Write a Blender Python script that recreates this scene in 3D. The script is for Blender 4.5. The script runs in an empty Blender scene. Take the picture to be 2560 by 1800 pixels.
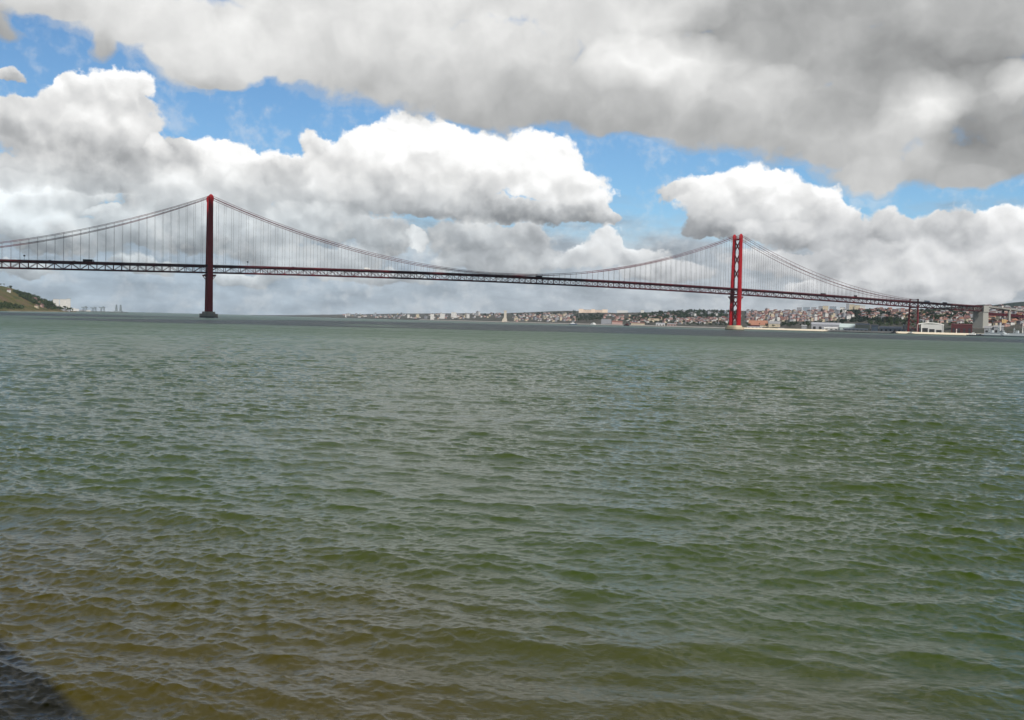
import bpy, bmesh, math, random
import numpy as np
from mathutils import Vector, Matrix

R = math.radians
scene = bpy.context.scene
COL = scene.collection
random.seed(7)

# ------------------------------------------------------------------ camera
F_PX, CAM_H, PITCH, ROLL = 2420.0, 6.0, R(2.287), R(1.45)      # focal length for a frame 2560 px wide
cam_d = bpy.data.cameras.new('camera')
cam = bpy.data.objects.new('camera', cam_d)
COL.objects.link(cam)
cam_d.sensor_width = 36.0
cam_d.lens = F_PX * 36.0 / 2560.0
cam_d.clip_start, cam_d.clip_end = 0.1, 60000.0
cam.matrix_world = (Matrix.Translation((0, 0, CAM_H)) @ Matrix.Rotation(math.pi / 2 - PITCH, 4, 'X')
                    @ Matrix.Rotation(ROLL, 4, 'Z'))
scene.camera = cam


def ray(px, py):
    """direction in the world seen at pixel px, py of the 2560x1800 photograph"""
    X, Y = px - 1280.0, py - 900.0
    c, s = math.cos(ROLL), math.sin(ROLL)
    X, Y = c * X + s * Y, -s * X + c * Y
    r, u, d = X / F_PX, -Y / F_PX, 1.0
    return Vector((r, d * math.cos(PITCH) + u * math.sin(PITCH), u * math.cos(PITCH) - d * math.sin(PITCH)))


def at(px, py, depth):
    v = ray(px, py)
    return Vector((0, 0, CAM_H)) + v * (depth / v.y)


def proj(p):
    x, y, z = p[0], p[1], p[2] - CAM_H
    d = y * math.cos(PITCH) - z * math.sin(PITCH)
    u = z * math.cos(PITCH) + y * math.sin(PITCH)
    X, Y = F_PX * x / d, -F_PX * u / d
    c, s = math.cos(ROLL), math.sin(ROLL)
    return 1280 + c * X - s * Y, 900 + s * X + c * Y


# ------------------------------------------------------------------ light
SUN_AZ, SUN_EL = R(168), R(49)      # azimuth clockwise from the view direction (+Y)
SUN_DIR = Vector((math.sin(SUN_AZ) * math.cos(SUN_EL), math.cos(SUN_AZ) * math.cos(SUN_EL), math.sin(SUN_EL)))
sun_d = bpy.data.lights.new('sun', 'SUN')
sun_d.energy = 4.9
sun_d.angle = R(0.5)
sun_d.color = (1.0, 0.95, 0.87)
sun = bpy.data.objects.new('sun', sun_d)
COL.objects.link(sun)
sun.rotation_euler = SUN_DIR.to_track_quat('Z', 'Y').to_euler()
vs = scene.view_settings
vs.view_transform = 'Standard'
vs.look = 'None'
vs.exposure = 0.0
vs.gamma = 1.0
vs.use_curve_mapping = False


# ------------------------------------------------------------------ node helper
def lin(c):
    c = c / 255.0
    return c / 12.92 if c <= 0.04045 else ((c + 0.055) / 1.055) ** 2.4


class NT:
    def __init__(self, tree):
        self.t = tree

    def new(self, typ, **kw):
        n = self.t.nodes.new(typ)
        for k, v in kw.items():
            setattr(n, k, v)
        return n

    def put(self, sock, v):
        if isinstance(v, bpy.types.NodeSocket):
            self.t.links.new(v, sock)
        elif v is not None:
            sock.default_value = v

    def m(self, op, a, b=None, c=None, clamp=False):
        n = self.new('ShaderNodeMath', operation=op, use_clamp=clamp)
        for i, v in enumerate((a, b, c)):
            self.put(n.inputs[i], v)
        return n.outputs[0]

    def v(self, op, a, b=None, c=None, out=0):
        n = self.new('ShaderNodeVectorMath', operation=op)
        for i, v in enumerate((a, b, c)):
            if v is not None:
                self.put(n.inputs[i], v)
        return n.outputs[out]

    def xyz(self, x, y, z):
        n = self.new('ShaderNodeCombineXYZ')
        for i, v in enumerate((x, y, z)):
            self.put(n.inputs[i], v)
        return n.outputs[0]

    def sep(self, v):
        n = self.new('ShaderNodeSeparateXYZ')
        self.put(n.inputs[0], v)
        return n.outputs

    def noise(self, vec, scale, detail=4.0, rough=0.5, lac=2.0, dist=0.0, typ='FBM', col=False):
        n = self.new('ShaderNodeTexNoise', noise_dimensions='3D', noise_type=typ)
        self.put(n.inputs['Vector'], vec)
        self.put(n.inputs['Scale'], scale)
        self.put(n.inputs['Detail'], detail)
        self.put(n.inputs['Roughness'], rough)
        self.put(n.inputs['Lacunarity'], lac)
        self.put(n.inputs['Distortion'], dist)
        return n.outputs[1 if col else 0]

    def voro(self, vec, scale, detail=2.0, rough=0.5, smooth=0.6, feature='SMOOTH_F1'):
        n = self.new('ShaderNodeTexVoronoi', voronoi_dimensions='2D', feature=feature)
        self.put(n.inputs['Vector'], vec)
        self.put(n.inputs['Scale'], scale)
        self.put(n.inputs['Detail'], detail)
        self.put(n.inputs['Roughness'], rough)
        if feature == 'SMOOTH_F1':
            self.put(n.inputs['Smoothness'], smooth)
        return n.outputs['Distance']

    def step(self, x, a, b):
        n = self.new('ShaderNodeMapRange', interpolation_type='SMOOTHSTEP')
        self.put(n.inputs[0], x)
        self.put(n.inputs[1], a)
        self.put(n.inputs[2], b)
        return n.outputs[0]

    def linmap(self, x, a, b, c, d):
        n = self.new('ShaderNodeMapRange')
        for i, v in enumerate((x, a, b, c, d)):
            self.put(n.inputs[i], v)
        return n.outputs[0]

    def mix(self, f, a, b):
        n = self.new('ShaderNodeMix', data_type='RGBA')
        self.put(n.inputs[0], f)
        self.put(n.inputs[6], a)
        self.put(n.inputs[7], b)
        return n.outputs[2]

    def ramp(self, f, stops, interp='LINEAR'):
        n = self.new('ShaderNodeValToRGB')
        cr = n.color_ramp
        cr.interpolation = interp
        while len(cr.elements) < len(stops):
            cr.elements.new(0.5)
        for e, (p, c) in zip(cr.elements, stops):
            e.position = p
            e.color = (*c, 1)
        self.put(n.inputs[0], f)
        return n.outputs[0]


# ------------------------------------------------------------------ sky: Nishita sky with procedural clouds
# cloud masses as (x, y, half width, half height, tone): places in the sky as seen at a 2296-px-wide look of the photo,
# turned into azimuth / elevation, so the clouds stand at fixed compass directions
CUMULUS = [
 (220,208,100,46,226),(150,188,38,28,224),(292,182,42,28,226),(215,262,138,48,214),(95,300,130,66,206),(35,262,60,40,186),
 (250,322,105,58,200),(285,372,85,34,170),(185,378,100,38,186),(40,390,60,30,180),(60,448,96,52,241),(155,450,85,50,206),
 (255,412,80,24,178),(330,455,55,52,196),(60,500,92,32,226),(140,522,110,26,206),(150,548,150,26,170),(310,515,80,36,190),
 (400,540,90,30,176),(232,478,34,10,236),
 (355,332,26,26,236),(402,350,44,40,182),(455,330,50,26,242),(522,352,60,34,240),(600,368,60,34,221),(642,384,50,30,184),
 (460,384,110,40,228),(380,412,90,40,216),(470,442,120,48,206),(590,432,90,52,206),(420,490,100,40,200),(540,510,110,40,190),
 (680,400,60,46,216),
 (696,322,30,34,212),(745,362,60,42,226),(825,332,64,46,242),(888,288,50,40,252),(955,298,70,42,250),(1060,322,90,42,254),
 (1170,345,90,52,254),(1258,355,52,48,252),(1100,392,160,50,240),(1240,410,90,50,237),(1322,432,60,48,224),(870,392,110,46,212),
 (1000,402,100,48,216),(780,432,100,42,206),(900,452,130,32,194),(1050,468,140,28,178),(1200,476,130,24,168),(1325,478,60,24,184),
 (1372,480,26,14,196),
 (680,495,60,40,218),(760,500,80,42,190),(862,525,70,42,180),(872,548,50,30,170),(930,528,14,16,240),(940,546,16,18,236),(925,345,80,40,238),(1000,532,60,38,180),
 (1092,542,108,48,182),(1185,545,62,44,180),(1110,592,150,28,186),(1350,557,56,42,213),(1372,524,32,28,224),(1300,578,70,28,206),
 (1440,578,60,22,201),(620,562,120,36,180),(760,582,100,32,190),
 (1500,432,40,22,200),(1565,428,55,34,224),(1640,420,60,42,238),(1700,402,52,40,244),(1752,418,55,36,234),(1840,436,52,26,224),
 (1640,466,120,38,214),(1780,470,110,42,217),(1880,492,54,42,210),(1572,516,52,24,163),(1640,522,80,22,178),(1738,512,80,22,222),
 (1820,536,110,26,180),(1920,532,50,34,190),
 (1990,500,42,38,190),(2060,522,70,42,201),(2140,512,60,38,188),(2230,512,70,38,212),(2282,510,50,46,220),(2180,562,130,38,217),
 (2050,582,120,38,206),(1930,572,100,32,196),(2250,602,100,38,211),(2000,622,150,30,203),(2200,642,120,30,207),(1800,602,110,26,196),(1900,648,120,18,194),(2100,668,140,14,193),
 (1700,582,80,26,190),(700,602,110,26,198),(540,624,90,16,188),(880,620,100,18,186),(60,602,70,16,180),(330,596,80,18,178),(1500,610,120,20,194),(18,165,36,14,184),
]
OVERCAST = [
 (262,38,145,44,211),(110,8,90,22,206),(400,62,140,66,214),(505,112,100,58,228),(440,150,84,40,204),(562,132,54,42,217),
 (490,176,56,14,192),(700,62,200,88,212),(655,122,70,40,213),(800,150,140,70,200),(900,62,200,80,215),(1000,202,170,60,196),
 (1130,252,120,36,187),(1200,120,180,88,208),(1300,222,180,64,187),(1400,132,90,50,228),(1545,142,110,50,228),(1500,30,120,40,216),
 (1350,30,120,50,213),(1450,262,160,36,184),(1600,284,140,44,189),(1700,60,180,60,176),(1780,122,160,60,190),(1650,202,140,58,201),
 (1742,190,60,40,217),(1800,302,130,60,190),(1950,90,200,60,178),(2105,142,170,60,163),(2200,40,150,60,186),(1950,342,130,60,198),
 (2050,242,70,60,222),(2105,222,60,40,218),(2000,180,100,50,184),(1962,388,66,36,203),(2230,202,100,50,196),(2222,292,110,60,168),
 (2150,372,90,38,184),(2180,402,46,22,192),(2282,352,60,36,180),(2272,178,40,40,228),(236,105,28,26,188),(20,48,30,32,180),
 (1880,232,130,60,184),(1450,85,70,44,214),(1470,208,80,50,200),(1300,-20,300,50,214),(1750,-20,300,50,184),(2150,-20,200,50,186),(800,-20,300,50,214),
]


def ov_dir(x, y):
    d = ray(x * 1.115, y * 1.115).normalized()
    return math.degrees(math.atan2(d.x, d.y)), math.degrees(math.asin(d.z))


def blob_field(N, q, blobs, grow, start=None):
    """(sum of blob weights, sum of weight x tone, how high inside its blobs a point lies) at angular position q"""
    k = math.degrees(1.115 / F_PX)
    W, B = start if start else (None, None)
    H = None
    for x, y, rx, ry, b in blobs:       # floats only and in this order: keeps the shader's stack small
        a, e = ov_dir(x, y)
        ix, iy = 1 / (rx * k * grow), 1 / (ry * k * grow)
        d = N.v('MULTIPLY_ADD', q, (ix, iy, 0), (-a * ix, -e * iy, 0))
        w = N.m('MAXIMUM', N.m('SUBTRACT', 1.0, N.v('DOT_PRODUCT', d, d, out=1)), 0.0)
        W = N.m('ADD', w, W if W is not None else 0.0)
        B = N.m('MULTIPLY_ADD', w, b / 255.0, B if B is not None else 0.0)
        H = N.m('MULTIPLY_ADD', w, N.v('DOT_PRODUCT', d, (0, 1, 0), out=1), H if H is not None else 0.0)
    return W, B, H


def build_world():
    w = bpy.data.worlds.new('World')
    scene.world = w
    w.use_nodes = True
    w.cycles.sampling_method = 'MANUAL'
    w.cycles.sample_map_resolution = 256
    t = w.node_tree
    t.nodes.clear()
    N = NT(t)
    out = N.new('ShaderNodeOutputWorld')
    sky = N.new('ShaderNodeTexSky', sky_type='NISHITA')
    sky.sun_disc = False
    sky.sun_elevation = SUN_EL
    sky.sun_rotation = SUN_AZ
    sky.altitude = 0
    sky.air_density, sky.dust_density, sky.ozone_density = 1.0, 0.4, 2.0
    blue = N.v('MULTIPLY', sky.outputs[0], (0.10 * SKY_TINT[0], 0.10 * SKY_TINT[1], 0.10 * SKY_TINT[2]))
    tc = N.new('ShaderNodeTexCoord')
    x, y, z = N.sep(tc.outputs['Generated'])
    az = N.m('MULTIPLY', N.m('ARCTAN2', x, y), 180 / math.pi)
    el = N.m('MULTIPLY', N.m('ARCSINE', z), 180 / math.pi)
    p = N.xyz(az, el, 0.0)
    half = (0.5, 0.5, 0.5)
    w1 = N.v('SUBTRACT', N.noise(p, 0.30, 2, 0.5, col=True), half)          # wide warp
    w2 = N.v('SUBTRACT', N.noise(p, 1.0, 3, 0.55, col=True), half)          # billow-sized warp
    f2 = N.m('SUBTRACT', N.noise(p, 1.5, 6, 0.60), 0.5)                     # ragged edge
    # cauliflower relief, lit from above
    pp = N.v('MULTIPLY_ADD', w2, (0.9, 0.7, 0), p)
    va = N.voro(pp, 0.36, 2.0, 0.45, feature='F1')
    vb = N.voro(N.v('ADD', pp, (0.2, 0.62, 0)), 0.36, 2.0, 0.45, feature='F1')
    f3 = N.m('SUBTRACT', N.noise(N.v('MULTIPLY_ADD', w2, (0.8, 0.8, 0), p), 0.62, 3, 0.45), 0.5)   # soft light and shade
    rel = N.m('SUBTRACT', vb, va)
    # --- cumulus
    q = N.v('MULTIPLY_ADD', w1, (1.8, 1.3, 0), p)
    q = N.v('MULTIPLY_ADD', w2, (1.2, 1.0, 0), q)
    W, B, H = blob_field(N, q, CUMULUS, 1.20)
    cov = N.m('MULTIPLY_ADD', f2, 0.95, W)
    cov = N.m('MULTIPLY_ADD', va, -0.30, cov)
    a_c = N.step(cov, 0.0, 0.40)
    Wm = N.m('MAXIMUM', W, 0.02)
    tone = N.m('DIVIDE', N.m('ADD', B, 0.06 * 0.86), N.m('ADD', W, 0.06))
    tone = N.m('MULTIPLY_ADD', tone, 1.22, 0.035 - 0.22 * 0.80)
    tone = N.m('MULTIPLY_ADD', N.m('DIVIDE', H, Wm), 0.15, tone)
    tone = N.m('MULTIPLY_ADD', rel, 0.20, tone)
    tone = N.m('MULTIPLY_ADD', f3, 0.14, tone)
    tone = N.m('MULTIPLY_ADD', f2, 0.05, tone)
    # --- upper overcast, softer
    q2 = N.v('MULTIPLY_ADD', w1, (2.6, 1.8, 0), p)
    q2 = N.v('MULTIPLY_ADD', w2, (0.7, 0.5, 0), q2)
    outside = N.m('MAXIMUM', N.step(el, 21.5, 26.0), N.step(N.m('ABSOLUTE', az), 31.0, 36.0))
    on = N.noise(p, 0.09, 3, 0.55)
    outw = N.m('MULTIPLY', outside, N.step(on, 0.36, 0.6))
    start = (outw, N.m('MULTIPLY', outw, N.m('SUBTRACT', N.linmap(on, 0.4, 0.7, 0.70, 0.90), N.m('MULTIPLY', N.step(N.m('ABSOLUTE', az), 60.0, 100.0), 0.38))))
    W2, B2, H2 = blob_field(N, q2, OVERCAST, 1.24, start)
    sm = N.m('SUBTRACT', N.noise(N.v('MULTIPLY_ADD', w1, (3, 3, 0), p), 0.42, 4, 0.5), 0.5)
    cov2 = N.m('MULTIPLY_ADD', sm, 0.9, N.m('MULTIPLY_ADD', f2, 0.7, W2))
    a_o = N.m('MAXIMUM', N.step(cov2, 0.02, 0.80), N.m('MULTIPLY', N.step(cov2, -0.04, 0.26), 0.30))     # with a thin veil at the rims
    W2m = N.m('MAXIMUM', W2, 0.02)
    tone2 = N.m('DIVIDE', N.m('ADD', B2, 0.08 * 0.84), N.m('ADD', W2, 0.08))
    tone2 = N.m('MULTIPLY_ADD', tone2, 1.75, 0.01 - 0.75 * 0.785)
    tone2 = N.m('MULTIPLY_ADD', N.m('DIVIDE', H2, W2m), 0.06, tone2)
    tone2 = N.m('MULTIPLY_ADD', sm, 0.20, tone2)
    tone2 = N.m('MULTIPLY_ADD', f3, 0.10, tone2)
    # --- hazy low stratus toward the horizon
    ps = N.v('MULTIPLY', N.v('MULTIPLY_ADD', w2, (0.8, 0.3, 0), p), (0.35, 1.1, 1))
    sn = N.m('SUBTRACT', N.noise(ps, 0.75, 4, 0.55), 0.5)
    a_l = N.m('MULTIPLY', N.step(N.m('MULTIPLY_ADD', sn, 5.0, el), 7.4, 3.8), 0.97)
    side = N.step(az, -24.0, 20.0)              # bluish on the left, greyer on the right
    lt = N.m('MULTIPLY_ADD', side, 0.045, 0.705)
    lt = N.m('MULTIPLY_ADD', sn, 0.50, lt)
    lt = N.m('MULTIPLY_ADD', f2, 0.08, lt)
    lt = N.m('MULTIPLY_ADD', rel, 0.05, lt)

    def graded(tone_s, dark, light):
        """tone to colour, the greys a little tinted and the whites neutral"""
        tint = N.mix(N.linmap(tone_s, 0.6, 0.92, 0.0, 1.0), (*dark, 1), (*light, 1))
        g = N.m('POWER', N.m('MINIMUM', N.m('MAXIMUM', tone_s, 0.0), 1.03), 2.2)
        return N.v('MULTIPLY', tint, g)
    lowc = N.v('MULTIPLY', graded(lt, (0.93, 1.0, 1.07), (0.99, 1.0, 1.0)),
               N.mix(side, (0.87, 1.01, 1.14, 1), (0.97, 1.0, 1.04, 1)))
    cumc = N.v('MULTIPLY', graded(tone, (0.97, 1.0, 1.03), (1.0, 1.0, 0.99)),
               N.mix(N.step(el, 9.0, 4.0), (1, 1, 1, 1), N.mix(side, (0.90, 0.98, 1.03, 1), (0.97, 0.98, 1.0, 1))))
    ovc = graded(tone2, (0.985, 1.0, 1.0), (1.0, 1.0, 0.985))
    def back(c):
        n = N.new('ShaderNodeBackground')
        t.links.new(c, n.inputs['Color'])
        return n.outputs[0]

    def over(f, a, b):
        n = N.new('ShaderNodeMixShader')
        for i, v in enumerate((f, a, b)):
            t.links.new(v, n.inputs[i])
        return n.outputs[0]
    # (the tiny terms make a cloud's tone and its cover be worked out together)
    a_c = N.m('MULTIPLY_ADD', tone, 1e-6, a_c)
    a_o = N.m('MULTIPLY_ADD', tone2, 1e-6, a_o)
    sh = over(a_l, back(blue), back(lowc))
    sh = over(a_c, sh, back(cumc))
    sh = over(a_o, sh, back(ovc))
    t.links.new(sh, out.inputs[0])


SKY_TINT = (0.72, 0.98, 1.16)
build_world()
# ------------------------------------------------------------------ object helpers
def tag(o, label=None, cat=None, group=None, kind=None):
    if label:
        o['label'] = label
    if cat:
        o['category'] = cat
    if group:
        o['group'] = group
    if kind:
        o['kind'] = kind
    return o


def empty(name, loc=(0, 0, 0), rz=0.0, label=None, cat=None, group=None):
    o = bpy.data.objects.new(name, None)
    o.empty_display_size = 1.0
    COL.objects.link(o)
    o.location = loc
    o.rotation_euler = (0, 0, rz)
    return tag(o, label, cat, group)


class MB:
    """collects boxes, beams, tubes and prisms for ONE mesh object"""
    def __init__(self):
        self.v, self.f, self.mi = [], [], []

    def add(self, vs, fs, mi=0):
        n = len(self.v)
        self.v += [tuple(p) for p in vs]
        self.f += [tuple(i + n for i in f) for f in fs]
        self.mi += [mi] * len(fs)
        return self

    BOXF = [(0, 3, 2, 1), (4, 5, 6, 7), (0, 1, 5, 4), (1, 2, 6, 5), (2, 3, 7, 6), (3, 0, 4, 7)]

    def box(self, c, s, mi=0, top=None):
        """c = centre of the base, s = sizes; top = (sx, sy) of the upper face when it tapers"""
        x, y, z = c
        a, b = s[0] / 2, s[1] / 2
        ta, tb = (top[0] / 2, top[1] / 2) if top else (a, b)
        return self.add([(x - a, y - b, z), (x + a, y - b, z), (x + a, y + b, z), (x - a, y + b, z),
                         (x - ta, y - tb, z + s[2]), (x + ta, y - tb, z + s[2]), (x + ta, y + tb, z + s[2]), (x - ta, y + tb, z + s[2])],
                        self.BOXF, mi)

    def beam(self, p, q, w, h, mi=0, up=(0, 0, 1), w2=None, h2=None):
        p, q = Vector(p), Vector(q)
        d = (q - p).normalized()
        u = Vector(up)
        if abs(d.dot(u)) > 0.98:
            u = Vector((1, 0, 0))
        s = d.cross(u).normalized()
        u = s.cross(d)
        w2, h2 = w2 or w, h2 or h
        vs = []
        for c, a, b in ((p, w / 2, h / 2), (q, w2 / 2, h2 / 2)):
            vs += [c - s * a - u * b, c + s * a - u * b, c + s * a + u * b, c - s * a + u * b]
        return self.add(vs, self.BOXF, mi)

    def tube(self, pts, r, n=6, mi=0, rads=None):
        pts = [Vector(p) for p in pts]
        vs, fs = [], []
        for i, p in enumerate(pts):
            d = (pts[min(i + 1, len(pts) - 1)] - pts[max(i - 1, 0)]).normalized()
            u = Vector((0, 0, 1)) if abs(d.z) < 0.9 else Vector((1, 0, 0))
            s = d.cross(u).normalized()
            u = s.cross(d)
            rr = rads[i] if rads else r
            for k in range(n):
                a = 2 * math.pi * k / n
                vs.append(p + s * (rr * math.cos(a)) + u * (rr * math.sin(a)))
        for i in range(len(pts) - 1):
            for k in range(n):
                fs.append((i * n + k, i * n + (k + 1) % n, (i + 1) * n + (k + 1) % n, (i + 1) * n + k))
        fs.append(tuple(range(n - 1, -1, -1)))
        fs.append(tuple((len(pts) - 1) * n + k for k in range(n)))
        return self.add(vs, fs, mi)

    def prism(self, outline, z0, z1, mi=0, scale=1.0):
        """outline = list of (x, y) counter-clockwise"""
        n = len(outline)
        cx, cy = sum(p[0] for p in outline) / n, sum(p[1] for p in outline) / n
        vs = [(x, y, z0) for x, y in outline] + [(cx + (x - cx) * scale, cy + (y - cy) * scale, z1) for x, y in outline]
        fs = [tuple(range(n - 1, -1, -1)), tuple(range(n, 2 * n))] + [(i, (i + 1) % n, (i + 1) % n + n, i + n) for i in range(n)]
        return self.add(vs, fs, mi)

    def gable(self, c, s, rise, over=0.4, mi=0, hip=0.0):
        """pitched roof on a box of base centre c, ridge along x"""
        x, y, z = c
        a, b = s[0] / 2 + over, s[1] / 2 + over
        e = a - hip
        return self.add([(x - a, y - b, z), (x + a, y - b, z), (x + a, y + b, z), (x - a, y + b, z), (x - e, y, z + rise), (x + e, y, z + rise)],
                        [(0, 3, 2, 1), (0, 1, 5, 4), (2, 3, 4, 5), (1, 2, 5), (3, 0, 4)], mi)

    def mesh(self, name, mats, smooth=False):
        me = bpy.data.meshes.new(name)
        me.from_pydata(self.v, [], self.f)
        for m in (mats if isinstance(mats, (list, tuple)) else [mats]):
            me.materials.append(m)
        if any(self.mi):
            me.polygons.foreach_set('material_index', self.mi)
        if smooth:
            me.polygons.foreach_set('use_smooth', [True] * len(me.polygons))
        me.update()
        return me

    def build(self, name, mats, parent=None, smooth=False):
        o = bpy.data.objects.new(name, self.mesh(name, mats, smooth))
        COL.objects.link(o)
        if parent is not None:
            o.parent = parent
        return o


def children(o):
    return [c for c in bpy.data.objects if c.parent is o]


def copy_tree(o, kids, parent=None):
    """copy a thing and its parts (and their parts); kids maps an object's name to its children"""
    c = o.copy()
    COL.objects.link(c)
    if parent is not None:
        c.parent = parent
    for k in kids.get(o.name, ()):
        copy_tree(k, kids, c)
    return c


def kid_map(root):
    out, todo = {}, [root]
    while todo:
        o = todo.pop()
        ch = children(o)
        if ch:
            out[o.name] = ch
            todo += ch
    return out


# ------------------------------------------------------------------ materials
MATS = {}


def mat(name, col, rough=0.7, vary=0.12, scale=0.2, spec=0.4, metal=0.0, dirt=None, streak=False):
    """painted / mineral surface: base colour with cloudy wear, grain and an optional dirt colour"""
    if name in MATS:
        return MATS[name]
    m = bpy.data.materials.new(name)
    m.use_nodes = True
    t = m.node_tree
    N = NT(t)
    b = t.nodes['Principled BSDF']
    tc = N.new('ShaderNodeTexCoord')
    vec = tc.outputs['Object']
    if streak:
        vec = N.v('MULTIPLY', vec, (1, 1, 0.12))
    n1 = N.noise(vec, scale, 5, 0.6)
    n2 = N.noise(vec, scale * 9, 3, 0.6)
    f = N.m('MULTIPLY_ADD', N.m('SUBTRACT', n1, 0.5), 2 * vary, 1.0)
    f = N.m('MULTIPLY_ADD', N.m('SUBTRACT', n2, 0.5), vary, f)
    c = N.v('MULTIPLY', N.xyz(*col), N.xyz(f, f, f))
    if dirt:
        c = N.mix(N.step(n1, 0.52, 0.70), c, (*dirt, 1))
    t.links.new(c, b.inputs['Base Color'])
    N.put(b.inputs['Roughness'], N.linmap(n2, 0.3, 0.7, max(rough - 0.1, 0.05), min(rough + 0.1, 1)))
    b.inputs['Specular IOR Level'].default_value = spec
    b.inputs['Metallic'].default_value = metal
    MATS[name] = m
    return m


def wall_mat(name, col, win=(0.05, 0.06, 0.08), w=3.2, h=3.1, frac=0.42, rough=0.8, vary=0.1):
    """rendered facade with rows of window openings as a pattern (for houses only a few pixels tall)"""
    if name in MATS:
        return MATS[name]
    m = mat(name, col, rough, vary, 0.15, 0.2)
    t = m.node_tree
    N = NT(t)
    b = t.nodes['Principled BSDF']
    src = b.inputs['Base Color'].links[0].from_socket
    tc = N.new('ShaderNodeTexCoord')
    x, y, z = N.sep(tc.outputs['Object'])
    fx = N.m('FRACT', N.m('DIVIDE', N.m('ADD', N.m('ADD', x, y), 200.7), w))
    fz = N.m('FRACT', N.m('DIVIDE', N.m('ADD', z, 0.1), h))
    k = N.m('MULTIPLY', N.m('COMPARE', fx, 0.5, frac * 0.5), N.m('COMPARE', fz, 0.55, 0.24))
    t.links.new(N.mix(k, src, (*win, 1)), b.inputs['Base Color'])
    return m


TRUSS = mat('truss_paint_shaded', (0.06, 0.005, 0.010), 0.75, 0.25, 0.05, 0.15, dirt=(0.12, 0.006, 0.011))  # near-black red: the deck's shade is put into the paint colour
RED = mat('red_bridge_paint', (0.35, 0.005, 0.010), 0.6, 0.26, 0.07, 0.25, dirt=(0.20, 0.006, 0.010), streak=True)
REDD = mat('red_bridge_paint_dark', (0.15, 0.007, 0.012), 0.6, 0.2, 0.08, 0.25)  # darker, duller red for the steel pier and tower brackets
CABLE = mat('cable_steel_painted', (0.12, 0.018, 0.024), 0.6, 0.15, 0.1, 0.3)
HANG = mat('hanger_wire_rope', (0.12, 0.10, 0.11), 0.5, 0.1, 0.1, 0.3)
ASPHALT = mat('asphalt', (0.05, 0.05, 0.052), 0.9, 0.15, 0.1, 0.2)
CONC = mat('concrete_weathered', (0.36, 0.36, 0.33), 0.85, 0.18, 0.06, 0.2, dirt=(0.24, 0.24, 0.22), streak=True)
PIERC = mat('pier_concrete_cream', (0.55, 0.46, 0.33), 0.85, 0.15, 0.08, 0.2, dirt=(0.42, 0.34, 0.23), streak=True)
WEED = mat('tide_stained_concrete', (0.075, 0.07, 0.05), 0.8, 0.25, 0.2, 0.3)
QUAYC = mat('quay_stone', (0.70, 0.62, 0.48), 0.9, 0.12, 0.05, 0.2, dirt=(0.58, 0.50, 0.38))
WHITE = mat('white_paint', (0.78, 0.78, 0.76), 0.5, 0.08, 0.3, 0.4)
NAVY = mat('pale_grey_ship_paint', (0.42, 0.46, 0.48), 0.5, 0.1, 0.2, 0.4)
DARKM = mat('dark_paint', (0.025, 0.027, 0.03), 0.5, 0.15, 0.2, 0.4)
GLASS = mat('dark_window_glass', (0.02, 0.03, 0.035), 0.12, 0.05, 0.5, 0.6)
TYRE = mat('tyre_rubber', (0.02, 0.02, 0.02), 0.8, 0.1, 0.5, 0.2)
ROOFS = [mat('roof_tile_red', (0.20, 0.095, 0.082), 0.85, 0.25, 0.2, 0.2, dirt=(0.17, 0.08, 0.07)),
         mat('roof_tile_brown', (0.15, 0.085, 0.08), 0.85, 0.25, 0.2, 0.2, dirt=(0.10, 0.07, 0.07)),
         mat('roof_grey', (0.24, 0.24, 0.25), 0.8, 0.2, 0.2, 0.2),
         mat('roof_orange', (0.31, 0.15, 0.10), 0.85, 0.2, 0.2, 0.2)]
WALLS = {'white': wall_mat('wall_white', (0.70, 0.69, 0.66)), 'cream': wall_mat('wall_cream', (0.60, 0.52, 0.38)),
         'pink': wall_mat('wall_pink', (0.55, 0.36, 0.32)), 'grey': wall_mat('wall_grey', (0.33, 0.34, 0.37)),
         'ochre': wall_mat('wall_ochre', (0.55, 0.37, 0.16)), 'blue-grey': wall_mat('wall_blue_grey', (0.30, 0.36, 0.42))}


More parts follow.
